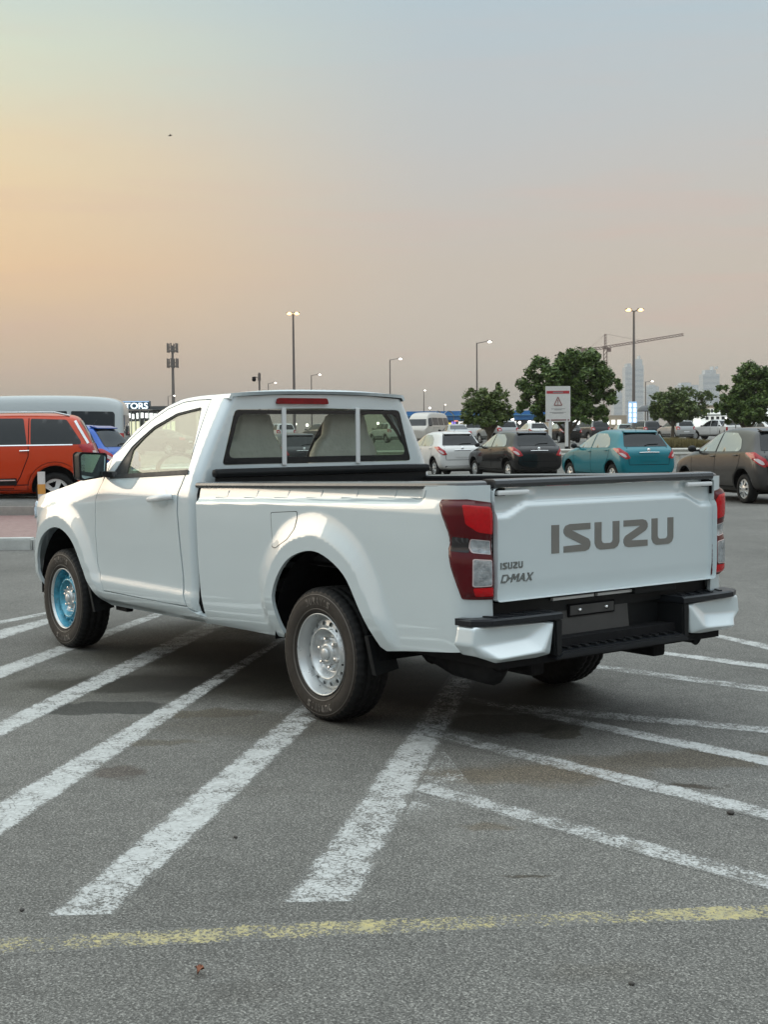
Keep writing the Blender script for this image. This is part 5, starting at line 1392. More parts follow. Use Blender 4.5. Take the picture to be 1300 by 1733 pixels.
# ------------------------------------------------------------------ street furniture, signs
M['pole'] = mat('galvanised_pole', (.20, .20, .19), .5, .5)
M['poleb'] = mat('brown_grey_pole', (.16, .14, .13), .5, .3)
M['warmlamp'] = emat('warm_lamp', (1.0, .60, .24), 3.2)
M['coollamp'] = emat('white_lamp', (1.0, .95, .84), 5.0)
M['led'] = emat('white_led_letter', (.85, .95, 1.0), 1.5)
M['bluelit'] = emat('blue_lit_panel', (.30, .46, .66), .6)
M['signboard'] = mat('sign_board', (.62, .61, .58), .5)
M['signred'] = mat('sign_red', (.42, .035, .045), .5)
M['signgrey'] = mat('sign_print_grey', (.25, .24, .24), .6)
def glare_lamp(mb, c, r=.18): mb.sphere(c, r, 10, 6, (1, 1, .55))
LG = 'lamp posts standing across the car park'
def lamp_post(px, ytop, t, heads, warm, label, arm=1.0, r=.07):
    p = at(px, t, 0); z0 = gz(p); zt_ = zat(ytop, t)
    o = empty('lamp_post', (p.x, p.y, z0), 0, label, 'street lamp', LG)
    h = zt_-z0
    mb = MB(); mb.tube([(0, 0, 0), (0, 0, h*.5), (0, 0, h)], [r*1.5, r*1.15, r*.8], 8); mb.box((0, 0, .15), (.35, .35, .3), None, .03)
    mb.build('pole', M['poleb'], o)
    for s in heads:
        d = SX*s
        a = Vector((0, 0, h-.05)); b = d*arm*.75+Vector((0, 0, h+.12)); c = d*arm+Vector((0, 0, h+.12))
        mb = MB(); mb.tube([a, b], r*.55, 6); mb.build('arm', M['poleb'], o)
        mb = MB(); mb.box(c+Vector((0, 0, .03)), (.5, .28, .11), Matrix.Rotation(YAW-math.pi/2, 3, 'Z'), .03); hd = mb.build('lamp_head', M['poleb'], o)
        mb = MB(); glare_lamp(mb, c+Vector((0, 0, -.03)), .24 if warm else .20); mb.build('bulb', M['warmlamp'] if warm else M['coollamp'], hd)
    return o
lamp_post(498.5, 532, 116, (.45, -.45), True, 'tall lamp post with a lit twin head rising above the cab roof', .7, .10)
lamp_post(1073, 531, 112, (.7, -.55), True, 'tall lamp post with a lit amber twin head beside the crane', .8, .10)
lamp_post(808, 582, 126, (1,), False, 'lit lamp post rising behind the small tree', 1.2)
lamp_post(661, 609, 153, (1,), False, 'lit lamp post above the right end of the cab roof', 1.2)
lamp_post(718, 662, 240, (.3,), False, 'short distant lamp post just right of the cab', .6, .08)
lamp_post(528, 634, 190, (1,), False, 'small lit lamp post right of the tall twin lamp over the cab', 1.2, .08)
lamp_post(455, 647, 220, (1,), False, 'small lit lamp post between the camera pole and the tall twin lamp', 1.2, .08)
lamp_post(285, 667, 250, (1,), False, 'small lit lamp post left of the telecom mast', 1.2, .08)
lamp_post(752, 686, 320, (.4,), False, 'tiny distant lamp over the blue roof', .8, .08)
lamp_post(1093, 650, 200, (1,), False, 'small lit lamp post in front of the hazy skyline', 1.0, .08)
lamp_post(1190, 673, 260, (.5,), False, 'small lit lamp between the bushy trees on the right', .6, .08)
# camera pole
p = at(440, 76, 0); z0 = gz(p); h = zat(629, 76)-z0
o = empty('camera_pole', (p.x, p.y, z0), 0, 'pole with a hanging dome camera above the cab roof', 'camera pole')
mb = MB(); mb.tube([(0, 0, 0), (0, 0, h)], .055, 8); mb.box((0, 0, h-.25), (.12, .12, .4)); mb.build('pole', M['poleb'], o)
mb = MB(); a = -SX*.30; mb.tube([(0, 0, h-.3), a+Vector((0, 0, h-.22))], .025, 6); mb.build('arm', M['poleb'], o)
mb = MB(); mb.sphere(a+Vector((0, 0, h-.38)), .12, 12, 8); mb.box(a+Vector((0, 0, h-.27)), (.16, .16, .08)); mb.build('dome_camera', M['darkcam'] if 'darkcam' in M else M['dark'], o)
# telecom mast
T_ = 330; p = at(294, T_, 0); z0 = gz(p); h = zat(582, T_)-z0
o = empty('telecom_mast', (p.x, p.y, z0), 0, 'telecom mast with two rings of antennas left of the cab', 'mast')
mb = MB(); mb.tube([(0, 0, 0), (0, 0, h*.6), (0, 0, h)], [.55, .36, .28], 10); mb.build('pole', M['poleb'], o)
for zz_, w in ((h-1.3, 1.25), (h-5.0, 1.3)):
    mb = MB()
    ring_ = [(w*math.cos(i*math.pi/6), w*math.sin(i*math.pi/6), zz_) for i in range(13)]
    mb.tube(ring_, .10, 5, False); mb.tube([(a, b, c+.8) for a, b, c in ring_], .07, 5, False)
    for i in range(3): a = i*2*math.pi/3+.4; mb.tube([(0, 0, zz_), (w*math.cos(a), w*math.sin(a), zz_)], .08, 5)
    mb.build('antenna_ring', M['poleb'], o)
    for i in range(6):
        a = i*math.pi/3+.25
        mb = MB(); mb.box((w*math.cos(a), w*math.sin(a), zz_+.7), (.30, .30, 2.3), None, .05); mb.build('antenna', M['poleb'], o)
# warning board on two banded posts
T_ = 58; p = at(945, T_, 0); z0 = gz(p); S_ = FPX/T_
RY = Matrix.Rotation(YAW, 3, 'Z')      # local X away from the camera, local -Y to the right
def L3(a, b, c): return Vector((0, 0, 0))+AX*a+SX*b+Vector((0, 0, c))
o = empty('warning_board', (p.x, p.y, z0), 0, 'white warning board with a red band and warning triangle on two posts', 'sign')
zb_, zt_ = zat(716, T_)-z0, zat(656, T_)-z0; hw_ = 21/S_
def board(mb, a, b0, b1, c0, c1, th=.01):
    mb.hexa([L3(a, b0, c0), L3(a, b1, c0), L3(a+th, b1, c0), L3(a+th, b0, c0), L3(a, b0, c1), L3(a, b1, c1), L3(a+th, b1, c1), L3(a+th, b0, c1)])
mb = MB(); board(mb, 0, -hw_, hw_, zb_, zt_, .04); bd = mb.build('board', M['signboard'], o)
mb = MB(); board(mb, -.006, -hw_*.92, hw_*.92, zb_+(zt_-zb_)*.79, zb_+(zt_-zb_)*.87); mb.build('red_band', M['signred'], bd)
mb = MB(); board(mb, -.006, -hw_*.92, hw_*.92, zb_+.05, zb_+.10); mb.build('lower_band', mat('sign_maroon', (.16, .03, .04), .5), bd)
mb = MB()
cz = zb_+(zt_-zb_)*.56; q = .34
tri = [Vector((0, q*.62)), Vector((-q*.5, -q*.42)), Vector((q*.5, -q*.42))]
for i in range(3):
    a, b = tri[i], tri[(i+1) % 3]
    mb.tube([L3(-.01, a.x, cz+a.y), L3(-.01, b.x, cz+b.y)], .018, 6)
mb.tube([L3(-.01, 0, cz-.04), L3(-.01, 0, cz+.09)], .016, 6); mb.sphere(L3(-.01, 0, cz-.09), .02)
mb.build('warning_triangle', mat('sign_outline_red', (.28, .10, .09), .5), bd)
mb = MB()
for dz, w in ((-.30, .30), (-.345, .16), (-.45, .36), (-.49, .24)): board(mb, -.005, -w, w, cz+dz-.010, cz+dz+.010, .004)
board(mb, -.012, -.22, .22, zb_+(zt_-zb_)*.815, zb_+(zt_-zb_)*.845, .004)
mb.build('print_line', M['signgrey'], bd)
M['postw'] = mat('post_white', (.60, .60, .58), .5)
for i, bx in enumerate((-13/S_, 15/S_)):
    mb = MB(); mb.tube([L3(.06, bx, 0), L3(.06, bx, zb_+.1)], .075, 10); po = mb.build('post', M['postw'], o)
    mb = MB(); mb.tube([L3(.06, bx, .25 if i else .25), L3(.06, bx, .80)], .082, 10, False); mb.build('black_band', M['black'], po)
# plastic delineator post at the left kerb
p = at(67.5, 22.3, .145)
o = empty('delineator_post', tuple(p), 0, 'white marker post with an orange band in front of the orange car', 'marker post')
zt_ = zat(793, 22.3)-.145; zb0 = 0
mb = MB(); mb.tube([(0, 0, 0), (0, 0, zt_)], .062, 14); mb.lathe([(0, .11), (.03, .11), (.05, .07)], 14, 'Z'); mb.build('post', M['postw'], o)
mb = MB(); mb.tube([(0, 0, zt_*.50), (0, 0, zt_*.72)], .0645, 14, False); mb.build('orange_band', mat('orange_reflective', (.62, .30, .06), .4), o)
# guard rail
M['rail2'] = mat('cream_guard_rail', (.50, .49, .44), .45, .25)
T_ = 55.0
o = empty('guard_rail', tuple(ts(T_, 10, 0)), 0, 'cream steel guard rail running behind the parked hatchbacks', 'guard rail')
b0 = ts(T_, 10, 0)
prof = [(0, .44), (-.05, .48), (-.05, .53), (0, .57), (0, .61), (-.05, .65), (-.05, .70), (0, .74)]
v = []; f = []
sl_ = [-.5+k*2.0 for k in range(0, 16)]
for s in sl_:
    q = ts(T_, s, 0); zg = gz(q)
    for (a, c) in prof: v.append(q+AX*a+Vector((0, 0, zg+c+.02))-b0)
for s in sl_:
    q = ts(T_, s, 0); zg = gz(q)
    for (a, c) in prof: v.append(q+AX*(a+.006)+Vector((0, 0, zg+c+.02))-b0)
n = len(prof); k2 = len(sl_)*n
for i in range(len(sl_)-1):
    for j in range(n-1):
        q = (i*n+j, i*n+j+1, (i+1)*n+j+1, (i+1)*n+j); f.append(q); f.append(tuple(k2+w for w in q[::-1]))
mesh('rail', v, f, M['rail2'], o, True)
for s in sl_:
    q = ts(T_+.10, s+.6, 0); zg = gz(q); q.z = zg+.36
    mb = MB(); mb.box(q-b0, (.12, .12, .76)); mb.build('post', M['rail2'], o)
# low railing fence behind the white hatchback
T_ = 66.0; b0 = ts(T_, 4.6, 0)
o = empty('railing_fence', tuple(b0), 0, 'low grey metal railing behind the white and black hatchbacks', 'fence')
mb = MB()
for zz_ in (.25, .62, .98): mb.tube([ts(T_, 1.2, zz_+.1)-b0, ts(T_, 6.4, zz_+.12)-b0], .022, 6)
mb.build('rail', M['pole'], o)
for k in range(9):
    q = ts(T_, 1.2+k*.65, 0); q.z = gz(q); mb = MB(); mb.tube([q-b0, q-b0+Vector((0, 0, 1.05))], .028, 6); mb.build('post', M['pole'], o)
mb = MB()
for k in range(40): q = ts(T_, 1.25+k*.13, 0); q.z = gz(q)+.22; mb.tube([q-b0, q-b0+Vector((0, 0, .75))], .009, 4)
mb.build('bars', M['pole'], o)

# ------------------------------------------------------------------ plants
def leafmat(name, c1, c2, c3):
    m, g, b = newmat(name)
    geo = g.n('ShaderNodeNewGeometry')
    rnd_ = geo.outputs['Random Per Island']
    pos = geo.outputs['Position']
    cl = g.noise(pos, 1.1, 3, .6)
    c = g.ramp(g.m('ADD', g.m('MULTIPLY', rnd_, .55), g.m('MULTIPLY', cl, .5)), [(0.15, c1), (.5, c2), (.9, c3)])
    g.link(c, b.inputs['Base Color']); b.inputs['Roughness'].default_value = .5; b.inputs['Specular IOR Level'].default_value = .35
    b.inputs['Subsurface Weight'].default_value = 0.0
    return m
M['leafdark'] = leafmat('dark_green_leaves', (.03, .058, .014), (.065, .115, .022), (.15, .21, .045))
M['leafmid'] = leafmat('olive_green_leaves', (.04, .065, .018), (.08, .12, .028), (.16, .20, .05))
M['leafdry'] = leafmat('dry_grass_blades', (.08, .07, .03), (.17, .14, .055), (.24, .20, .08))
M['bark'] = mat('bark', (.10, .08, .06), .85, 0, 0, 0, .3, .3, 8, .6, 40)
def tree(px, t, lobes, leaf, nleaf, m, label, name='tree', trunk_px=None, cat='tree', group='trees in the car park', limbs=True, sparse=1.0):
    """lobes: (px, py, rx_px, ry_px) measured as the crown's bulges, given their own depth"""
    rnd = random.Random(int(px*7+t))
    tp = at(trunk_px or px, t, 0); z0 = gz(tp)
    o = empty(name, (tp.x, tp.y, z0), 0, label, cat, group)
    S_ = FPX/t; cen = []
    for (lx, ly, rx, ry) in lobes:
        c = at(lx, t, zat(ly, t))-Vector((tp.x, tp.y, z0)); cen.append((c, rx/S_, ry/S_))
    # limbs
    mb = MB(); tr = .030*S_**0+.10
    zc = min(c.z-r2 for c, r1, r2 in cen)
    fork = Vector((0, 0, max(.5, zc*.75)))
    mb.tube([Vector((0, 0, -.1)), Vector((.03, .02, fork.z*.5)), fork], [tr*1.4, tr, tr*.85], 8)
    if limbs:
        for c, r1, r2 in cen:
            m_ = fork.lerp(c, .5)+Vector((0, 0, .15)); mb.tube([fork, m_, c], [tr*.6, tr*.4, tr*.15], 6)
            for k in range(5):
                d = Vector((rnd.uniform(-1, 1), rnd.uniform(-1, 1), rnd.uniform(-.3, 1))).normalized()*min(r1, r2)*.8
                mb.tube([m_.lerp(c, rnd.random()), c+d], [tr*.22, tr*.06], 4)
    mb.build('trunk', M['bark'], o)
    # leaf clumps
    v = []; f = []
    clumps = []
    tot = sum(r1*r1*r2 for c, r1, r2 in cen)
    for c, r1, r2 in cen:
        k = max(14, int(300*(r1*r1*r2)/tot*sparse**-.3))
        for i in range(k):
            d = Vector((rnd.gauss(0, 1), rnd.gauss(0, 1), rnd.gauss(0, 1))).normalized(); rr = rnd.uniform(.2, 1.15)**.5
            cc = c+Vector((d.x*r1*rr, d.y*r1*rr, d.z*r2*rr*(1 if d.z > 0 else .8)))
            clumps.append((cc, rnd.uniform(.10, .26)*min(r1, r2)**.75))
    for i in range(nleaf):
        cc, cr = clumps[int(rnd.random()*len(clumps))]
        d = Vector((rnd.gauss(0, 1), rnd.gauss(0, 1), rnd.gauss(0, 1))).normalized()
        q = cc+d*cr*rnd.uniform(.2, 1.35)
        a = Vector((rnd.gauss(0, 1), rnd.gauss(0, 1), rnd.gauss(0, .6))).normalized(); b = a.cross(d+Vector((rnd.uniform(-.8, .8), rnd.uniform(-.8, .8), rnd.uniform(-.2, .8)))).normalized()
        s = leaf*rnd.uniform(.6, 1.3); k = len(v)
        v += [q-a*s, q+b*s*.42, q+a*s, q-b*s*.42]; f.append((k, k+1, k+2, k+3))
    mesh('crown', v, f, m, o)
    return o
tree(962, 66, [(935, 650, 48, 42), (985, 640, 50, 42), (960, 625, 38, 28), (1020, 665, 30, 34), (900, 680, 26, 26), (950, 690, 60, 26), (1005, 690, 38, 22), (965, 708, 66, 16), (1000, 618, 22, 22)], .105, 56000, M['leafdark'],
     'large dense round tree behind the white warning board', 'broadleaf_tree')
tree(824, 63, [(812, 680, 24, 24), (845, 672, 16, 20), (835, 698, 28, 20), (805, 705, 22, 16), (858, 702, 12, 14), (826, 714, 36, 12)], .085, 19000, M['leafmid'],
     'small round tree with a visible trunk above the white and black hatchbacks', 'broadleaf_tree', 829)
tree(1265, 70, [(1270, 650, 40, 30), (1235, 675, 28, 26), (1290, 675, 50, 38), (1260, 695, 46, 22), (1330, 660, 40, 40), (1225, 695, 16, 16), (1275, 708, 62, 16)], .105, 50000, M['leafdark'],
     'large dense tree cut off by the right edge', 'broadleaf_tree')
tree(1140, 96, [(1130, 692, 30, 22), (1158, 694, 26, 20), (1112, 702, 16, 14), (1145, 680, 20, 14), (1140, 706, 42, 12)], .13, 16000, M['leafmid'],
     'bushy low tree behind the silver sport utility vehicle', 'broadleaf_tree')
tree(1165, 118, [(1120, 674, 18, 8), (1160, 668, 18, 9), (1192, 676, 18, 10), (1185, 700, 16, 14), (1140, 664, 10, 6)], .13, 3600, M['leafmid'],
     'thin sparse tree showing above the bushy tree', 'broadleaf_tree', sparse=.4)
# palm
T_ = 150; p = at(740, T_, 0); z0 = gz(p)
o = empty('palm_tree', (p.x, p.y, z0), 0, 'small palm in front of the blue roofed building', 'palm tree')
h = zat(706, T_)-z0
mb = MB(); mb.tube([(0, 0, 0), (0, 0, h)], .16, 8); mb.build('trunk', M['bark'], o)
rnd = random.Random(3); v = []; f = []
for i in range(26):
    a = rnd.uniform(0, 6.28); e = rnd.uniform(.1, 1.2); L = rnd.uniform(1.3, 1.9)
    pts = [Vector((math.cos(a)*L*s*math.cos(e*(1-s*.4)), math.sin(a)*L*s*math.cos(e*(1-s*.4)), h+L*s*math.sin(e)-1.1*s*s*L)) for s in (0, .25, .5, .75, 1)]
    sd = Vector((-math.sin(a), math.cos(a), 0))
    for j in range(4):
        for sgn in (1, -1):
            for q in range(5):
                c = pts[j].lerp(pts[j+1], q/5); k = len(v)
                v += [c, c+sd*sgn*.30+Vector((0, 0, -.12)), c+(pts[j+1]-pts[j])*.12]; f.append((k, k+1, k+2))
mesh('crown', v, f, M['leafmid'], o)
# strip of dry grass and low shrubs beyond the guard rail
rnd = random.Random(11); v = []; f = []
for i in range(15000):
    s = rnd.uniform(15.5, 19.3)+rnd.gauss(0, .25); t = rnd.uniform(76, 82); q = ts(t, s, 0); zg = gz(q)
    a = rnd.uniform(0, 6.28); hh = rnd.uniform(.35, .75)*(1 if s < 18 else .8); w = .035; d = Vector((math.cos(a), math.sin(a), 0)); k = len(v)
    q.z = zg-.02
    v += [q-d*w, q+d*w, q+Vector((rnd.uniform(-.15, .15), rnd.uniform(-.15, .15), hh))]; f.append((k, k+1, k+2))
tag(mesh('dry_grass', v, f, M['leafdry']), 'strip of dry grass and low shrubs beyond the guard rail', 'grass', None, 'stuff')
slab('verge', 75, 83, 14.8, 20.2, .30, .42, concrete('sandy_soil', (.28, .24, .17)))

# ------------------------------------------------------------------ buildings and skyline
def text_obj(name, body, size, ext_, m, parent, loc, sx=1.0, bold=0.0):
    c = bpy.data.curves.new(name, 'FONT'); c.body = body; c.size = size; c.extrude = ext_; c.offset = bold
    c.align_x = 'LEFT'; c.resolution_u = 6
    t = bpy.data.objects.new('t', c); col.objects.link(t); bpy.context.view_layer.update()
    me = bpy.data.meshes.new_from_object(t.evaluated_get(bpy.context.evaluated_depsgraph_get())); bpy.data.objects.remove(t)
    me.materials.clear(); me.materials.append(m)
    o = link(name, me, parent)
    # local x -> to the right in view, y -> up, z -> towards the camera
    o.matrix_local = Matrix(((SX.x*sx, 0, -AX.x, loc.x), (SX.y*sx, 0, -AX.y, loc.y), (0, 1, 0, loc.z), (0, 0, 0, 1)))
    return o
def bbox(mb, base, t0, t1, px0, px1, z0, z1, tref):
    """a block spanning px0..px1 at distance tref, from t0 to t1 deep"""
    s0 = (px0-650)/FPX*tref; s1 = (px1-650)/FPX*tref
    P = [ts(t0, s0, z0), ts(t0, s1, z0), ts(t1, s1, z0), ts(t1, s0, z0), ts(t0, s0, z1), ts(t0, s1, z1), ts(t1, s1, z1), ts(t1, s0, z1)]
    mb.hexa([q-base for q in P])
def building(name, px, t, label, cat='building'):
    p = at(px, t, 0); p.z = 0
    return empty(name, tuple(p), 0, label, cat), p
M['facade'] = mat('dark_facade', (.07, .075, .08), .5)
M['litglass'] = emat('lit_showroom_glass', (.80, .80, .55), .75)
M['litwhite'] = emat('bright_shop_lights', (.95, 1.0, .95), 1.6)
M['colw'] = mat('white_column', (.55, .57, .55), .5)
# showroom on the left
o, b = building('showroom_building', 240, 130, 'glass fronted showroom with a lit rooftop sign left of the cab')
T_ = 130
mb = MB(); bbox(mb, b, T_+1, T_+14, 150, 300, .5, zat(690, T_), T_); mb.build('wall', M['facade'], o)
mb = MB(); bbox(mb, b, T_-.6, T_+14.2, 257.5, 303, zat(690, T_)+.005, zat(684, T_), T_); mb.build('roof', M['facade'], o)
rnd = random.Random(5)
for i in range(16):
    px0 = 178+i*7.4
    mb = MB(); bbox(mb, b, T_+.9, T_+.98, px0, px0+6.4, zat(733, T_), zat(709, T_), T_); mb.build('window', M['litglass'] if i % 4 else M['facade'], o)
    mb = MB(); bbox(mb, b, T_+.9, T_+.98, px0+.3, px0+rnd.uniform(2.5, 6), zat(704+rnd.uniform(-1, 1), T_), zat(696+rnd.uniform(-1.5, 1), T_), T_); mb.build('shop_light', M['litwhite'], o)
    mb = MB(); bbox(mb, b, T_+.4, T_+.6, px0-.7, px0+.1, .6, zat(706 if i % 2 else 692, T_), T_); mb.build('column', M['colw'], o)
mb = MB(); bbox(mb, b, T_-.4, T_+.6, 176, 256, zat(689.5, T_)+.01, zat(675, T_), T_); sg_ = mb.build('sign_board', mat('dark_blue_sign', (.03, .07, .10), .4), o)
mb = MB(); bbox(mb, b, T_-.46, T_-.405, 176, 256, zat(676.8, T_), zat(675.2, T_), T_); mb.build('sign_edge_light', M['bluelit'], sg_)
s0 = (190.5-650)/FPX*T_
tx = text_obj('sign_letters', 'MOTORS', .80, .04, M['led'], sg_, ts(T_-.50, s0, zat(688, T_))-b, 1.0, .007)
xs_ = [v_.co.x for v_ in tx.data.vertices]; k_ = (254-190.5)/FPX*T_/(max(xs_)-min(xs_))
for v_ in tx.data.vertices: v_.co.x = (v_.co.x-min(xs_))*k_
# blue roofed hall
o, b = building('blue_roof_building', 800, 200, 'long low building with a bright blue roof beyond the car park')
T_ = 200
M['blueroof'] = mat('blue_roof_sheet', (.02, .16, .42), .5)
mb = MB(); bbox(mb, b, T_, T_+30, 690, 930, zat(712, T_), zat(696.5, T_), T_); mb.build('roof', M['blueroof'], o)
mb = MB(); bbox(mb, b, T_-.3, T_-.01, 690, 930, zat(704.5, T_), zat(703, T_), T_); mb.build('roof_edge', mat('pale_blue_edge', (.10, .30, .50), .5), o)
mb = MB(); bbox(mb, b, T_+1, T_+29, 692, 928, .5, zat(712.2, T_), T_); mb.build('wall', M['facade'], o)
cols_ = [(.95, .75, .10), (.28, .20, .75), (.9, .45, .15), (.85, .85, .8), (.9, .3, .2), (.8, .8, .3)]
for i, (px0, px1, y0, y1, c) in enumerate([(752, 766, 716, 725, 0), (766, 773, 714, 722, 1), (770, 777, 708, 714, 4), (778, 790, 714, 722, 3), (796, 806, 712, 720, 2), (880, 892, 706, 710, 3), (735, 745, 716, 722, 3), (895, 930, 714, 721, 3), (860, 876, 714, 720, 3)]):
    mb = MB(); bbox(mb, b, T_+.85, T_+.95, px0, px1, zat(y1, T_), zat(y0, T_), T_); mb.build('shop_window', emat('shop_light_%s' % 'abcdefghi'[i], cols_[c], 1.0), o)
# white tent canopy in front of it
p = at(749, 175, 0); p.z = gz(p); o = empty('tent_canopy', tuple(p), 0, 'white arched canopy in front of the blue roof', 'canopy')
for k, (a0, a1) in enumerate(((-1.2, .0), (.1, 1.5))):
    v = []; f = []
    hz = zat(696, 175)-p.z
    for i in range(9):
        s = a0+(a1-a0)*i/8; zz_ = hz-.9+.9*math.sin(math.pi*(.12+.76*i/8))
        for dd in (-1.0, 1.0): v.append(SX*s+AX*dd+Vector((0, 0, zz_)))
    n_ = len(v); v += [q-Vector((0, 0, .06)) for q in v]
    for i in range(8): f.append((2*i, 2*i+2, 2*i+3, 2*i+1)); f.append((n_+2*i, n_+2*i+1, n_+2*i+3, n_+2*i+2))
    mesh('canopy_sheet', v, f, M['colw'], o)
mb = MB()
for s in (-1.2, .05, 1.5): mb.tube([SX*s, SX*s+Vector((0, 0, hz-.5))], .05, 6)
mb.build('poles', M['pole'], o)
# long pale wall and lit white shop on the right
o, b = building('pale_long_building', 1040, 165, 'long low beige building beyond the large round tree')
T_ = 165
mb = MB(); bbox(mb, b, T_, T_+12, 930, 1062, .6, zat(706, T_), T_); mb.build('wall', mat('beige_wall', (.40, .33, .25), .8), o)
for i in range(12):
    mb = MB(); bbox(mb, b, T_-.1, T_-.02, 936+i*10, 942+i*10, zat(721, T_), zat(714, T_), T_); mb.build('lit_window', M['litwhite'], o)
o, b = building('white_lit_building', 1240, 180, 'floodlit white two storey building between the trees on the right')
T_ = 180
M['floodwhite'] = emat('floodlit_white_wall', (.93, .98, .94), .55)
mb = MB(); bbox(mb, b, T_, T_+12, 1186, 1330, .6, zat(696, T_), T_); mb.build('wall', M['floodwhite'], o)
mb = MB(); bbox(mb, b, T_-.5, T_+12.3, 1172, 1332, zat(693.5, T_), zat(690.5, T_), T_); mb.build('roof', mat('beige_parapet', (.30, .25, .19), .7), o)
mb = MB(); bbox(mb, b, T_-.6, T_-.05, 1186, 1330, zat(708, T_), zat(706, T_), T_); mb.build('balcony', M['facade'], o)
for i in range(9):
    mb = MB(); bbox(mb, b, T_-.1, T_-.02, 1196+i*8, 1199.5+i*8, zat(703, T_), zat(697, T_), T_); mb.build('window', M['facade'], o)
    mb = MB(); bbox(mb, b, T_-.1, T_-.02, 1195+i*9, 1200+i*9, zat(715, T_), zat(709.5, T_), T_); mb.build('window', M['facade'], o)
mb = MB(); bbox(mb, b, T_-1.2, T_-.9, 1174, 1187, zat(701, T_), zat(694, T_), T_); mb.build('yellow_sign', emat('yellow_sign_light', (1.0, .62, .04), 1.5), o)
# illuminated blade sign on its own post
T_ = 104; p = at(1072, T_, 0); p.z = gz(p); o = empty('lit_pylon_sign', tuple(p), 0, 'narrow blue and white lit pylon sign at the foot of the amber lamp post', 'sign')
mb = MB(); mb.tube([(0, 0, 0), (0, 0, zat(720, T_)-p.z)], .08, 8); mb.build('post', M['pole'], o)
z0_, z1_ = zat(719, T_)-p.z, zat(683, T_)-p.z
mb = MB(); mb.hexa([L3(0, -.33, z0_), L3(0, .30, z0_), L3(.2, .30, z0_), L3(.2, -.33, z0_), L3(0, -.33, z1_), L3(0, .30, z1_), L3(.2, .30, z1_), L3(.2, -.33, z1_)]); bd = mb.build('board', M['bluelit'], o)
for a0, a1 in ((-.30, -.14), (.04, .24)):
    for k in range(4):
        c0 = z0_+.06+(z1_-z0_-.10)*k/4
        mb = MB(); board(mb, -.03, a0, a1, c0, c0+(z1_-z0_)*.17, .02); mb.build('light_panel', M['led'], bd)
# grey parasol roof
T_ = 125; p = at(1097, T_, 0); p.z = gz(p); o = empty('shade_canopy', tuple(p), 0, 'small dark domed shade canopy left of the bushy tree', 'canopy')
hz = zat(689, T_)-p.z
mb = MB(); mb.lathe([(hz-.55, 1.0), (hz-.30, .85), (hz-.08, .45), (hz, .0001)], 16, 'Z'); mb.lathe([(hz-.60, 1.0), (hz-.35, .83), (hz-.13, .43), (hz-.05, .0001)], 16, 'Z'); mb.build('roof', M['facade'], o)
mb = MB(); mb.tube([(0, 0, 0), (0, 0, hz-.1)], .06, 8); mb.build('post', M['pole'], o)
# dark notice board behind the white cars
T_ = 104; p = at(1246, T_, 0); p.z = gz(p); o = empty('notice_board', tuple(p), 0, 'small dark notice board under the right hand tree', 'sign')
mb = MB(); board(mb, 0, -.32, .32, zat(721, T_)-p.z, zat(712, T_)-p.z, .05); mb.build('board', mat('brown_board', (.10, .09, .07), .6), o)
mb = MB(); mb.tube([(0, 0, 0), (0, 0, zat(720, T_)-p.z)], .04, 6); mb.build('post', M['pole'], o)
# lit globes on posts through the car lots
GL = 'lit globe lamps of the car lots'
ORD = ['first', 'second', 'third', 'fourth', 'fifth', 'sixth', 'seventh', 'eighth', 'ninth', 'tenth', 'eleventh']
def gl_label(i, px):
    zone = [(690, 'seen through the pickup cab'), (790, 'between the cab and the small tree'), (870, 'at the small tree'), (940, 'left of the warning board'), (1060, 'between warning board and amber lamp post'), (1400, 'right of the amber lamp post')]
    for k, (hi, w) in enumerate(zone):
        lo = zone[k-1][0] if k else 0
        if lo <= px < hi:
            inz = sorted(q[0]+q[1]*1e-3+q[2]*1e-6 for q in gl if lo <= q[0] < hi)
            r = inz.index(gl[i][0]+gl[i][1]*1e-3+gl[i][2]*1e-6)
            return ORD[r]+' globe lamp from the left '+w
gl = [(727, 707, 190), (743, 713, 150), (754, 712, 160), (728, 691, 230), (799, 713, 150), (817, 718, 150), (846, 715, 150), (856, 720, 160), (868, 711, 150), (880, 717, 160), (897, 716, 150), (915, 719, 170), (958, 718, 160), (975, 714, 150),
      (987, 712, 155), (1003, 716, 160), (1023, 713, 150), (1034, 716, 170), (1048, 719, 160), (1008, 722, 150), (1173, 709, 150), (1172, 700, 170), (1270, 701, 150), (1290, 716, 150), (1231, 714, 150), (500, 716, 150), (520, 718, 155), (566, 715, 150), (590, 718, 160), (470, 719, 150), (640, 716, 155), (660, 719, 150)]
g0 = None
words_ = {}
for i, (px, py, t) in enumerate(gl):
    p = at(px, t, 0); zg = gz(p); z = zat(py, t)-zg
    o = empty('globe_lamp', (p.x, p.y, zg), 0, gl_label(i, px), 'lamp', GL)
    mb = MB(); mb.tube([(0, 0, 0), (0, 0, z)], .035, 5); mb.build('post', M['pole'], o)
    mb = MB(); mb.sphere((0, 0, z), .17, 10, 6); mb.build('globe', M['coollamp'], o)
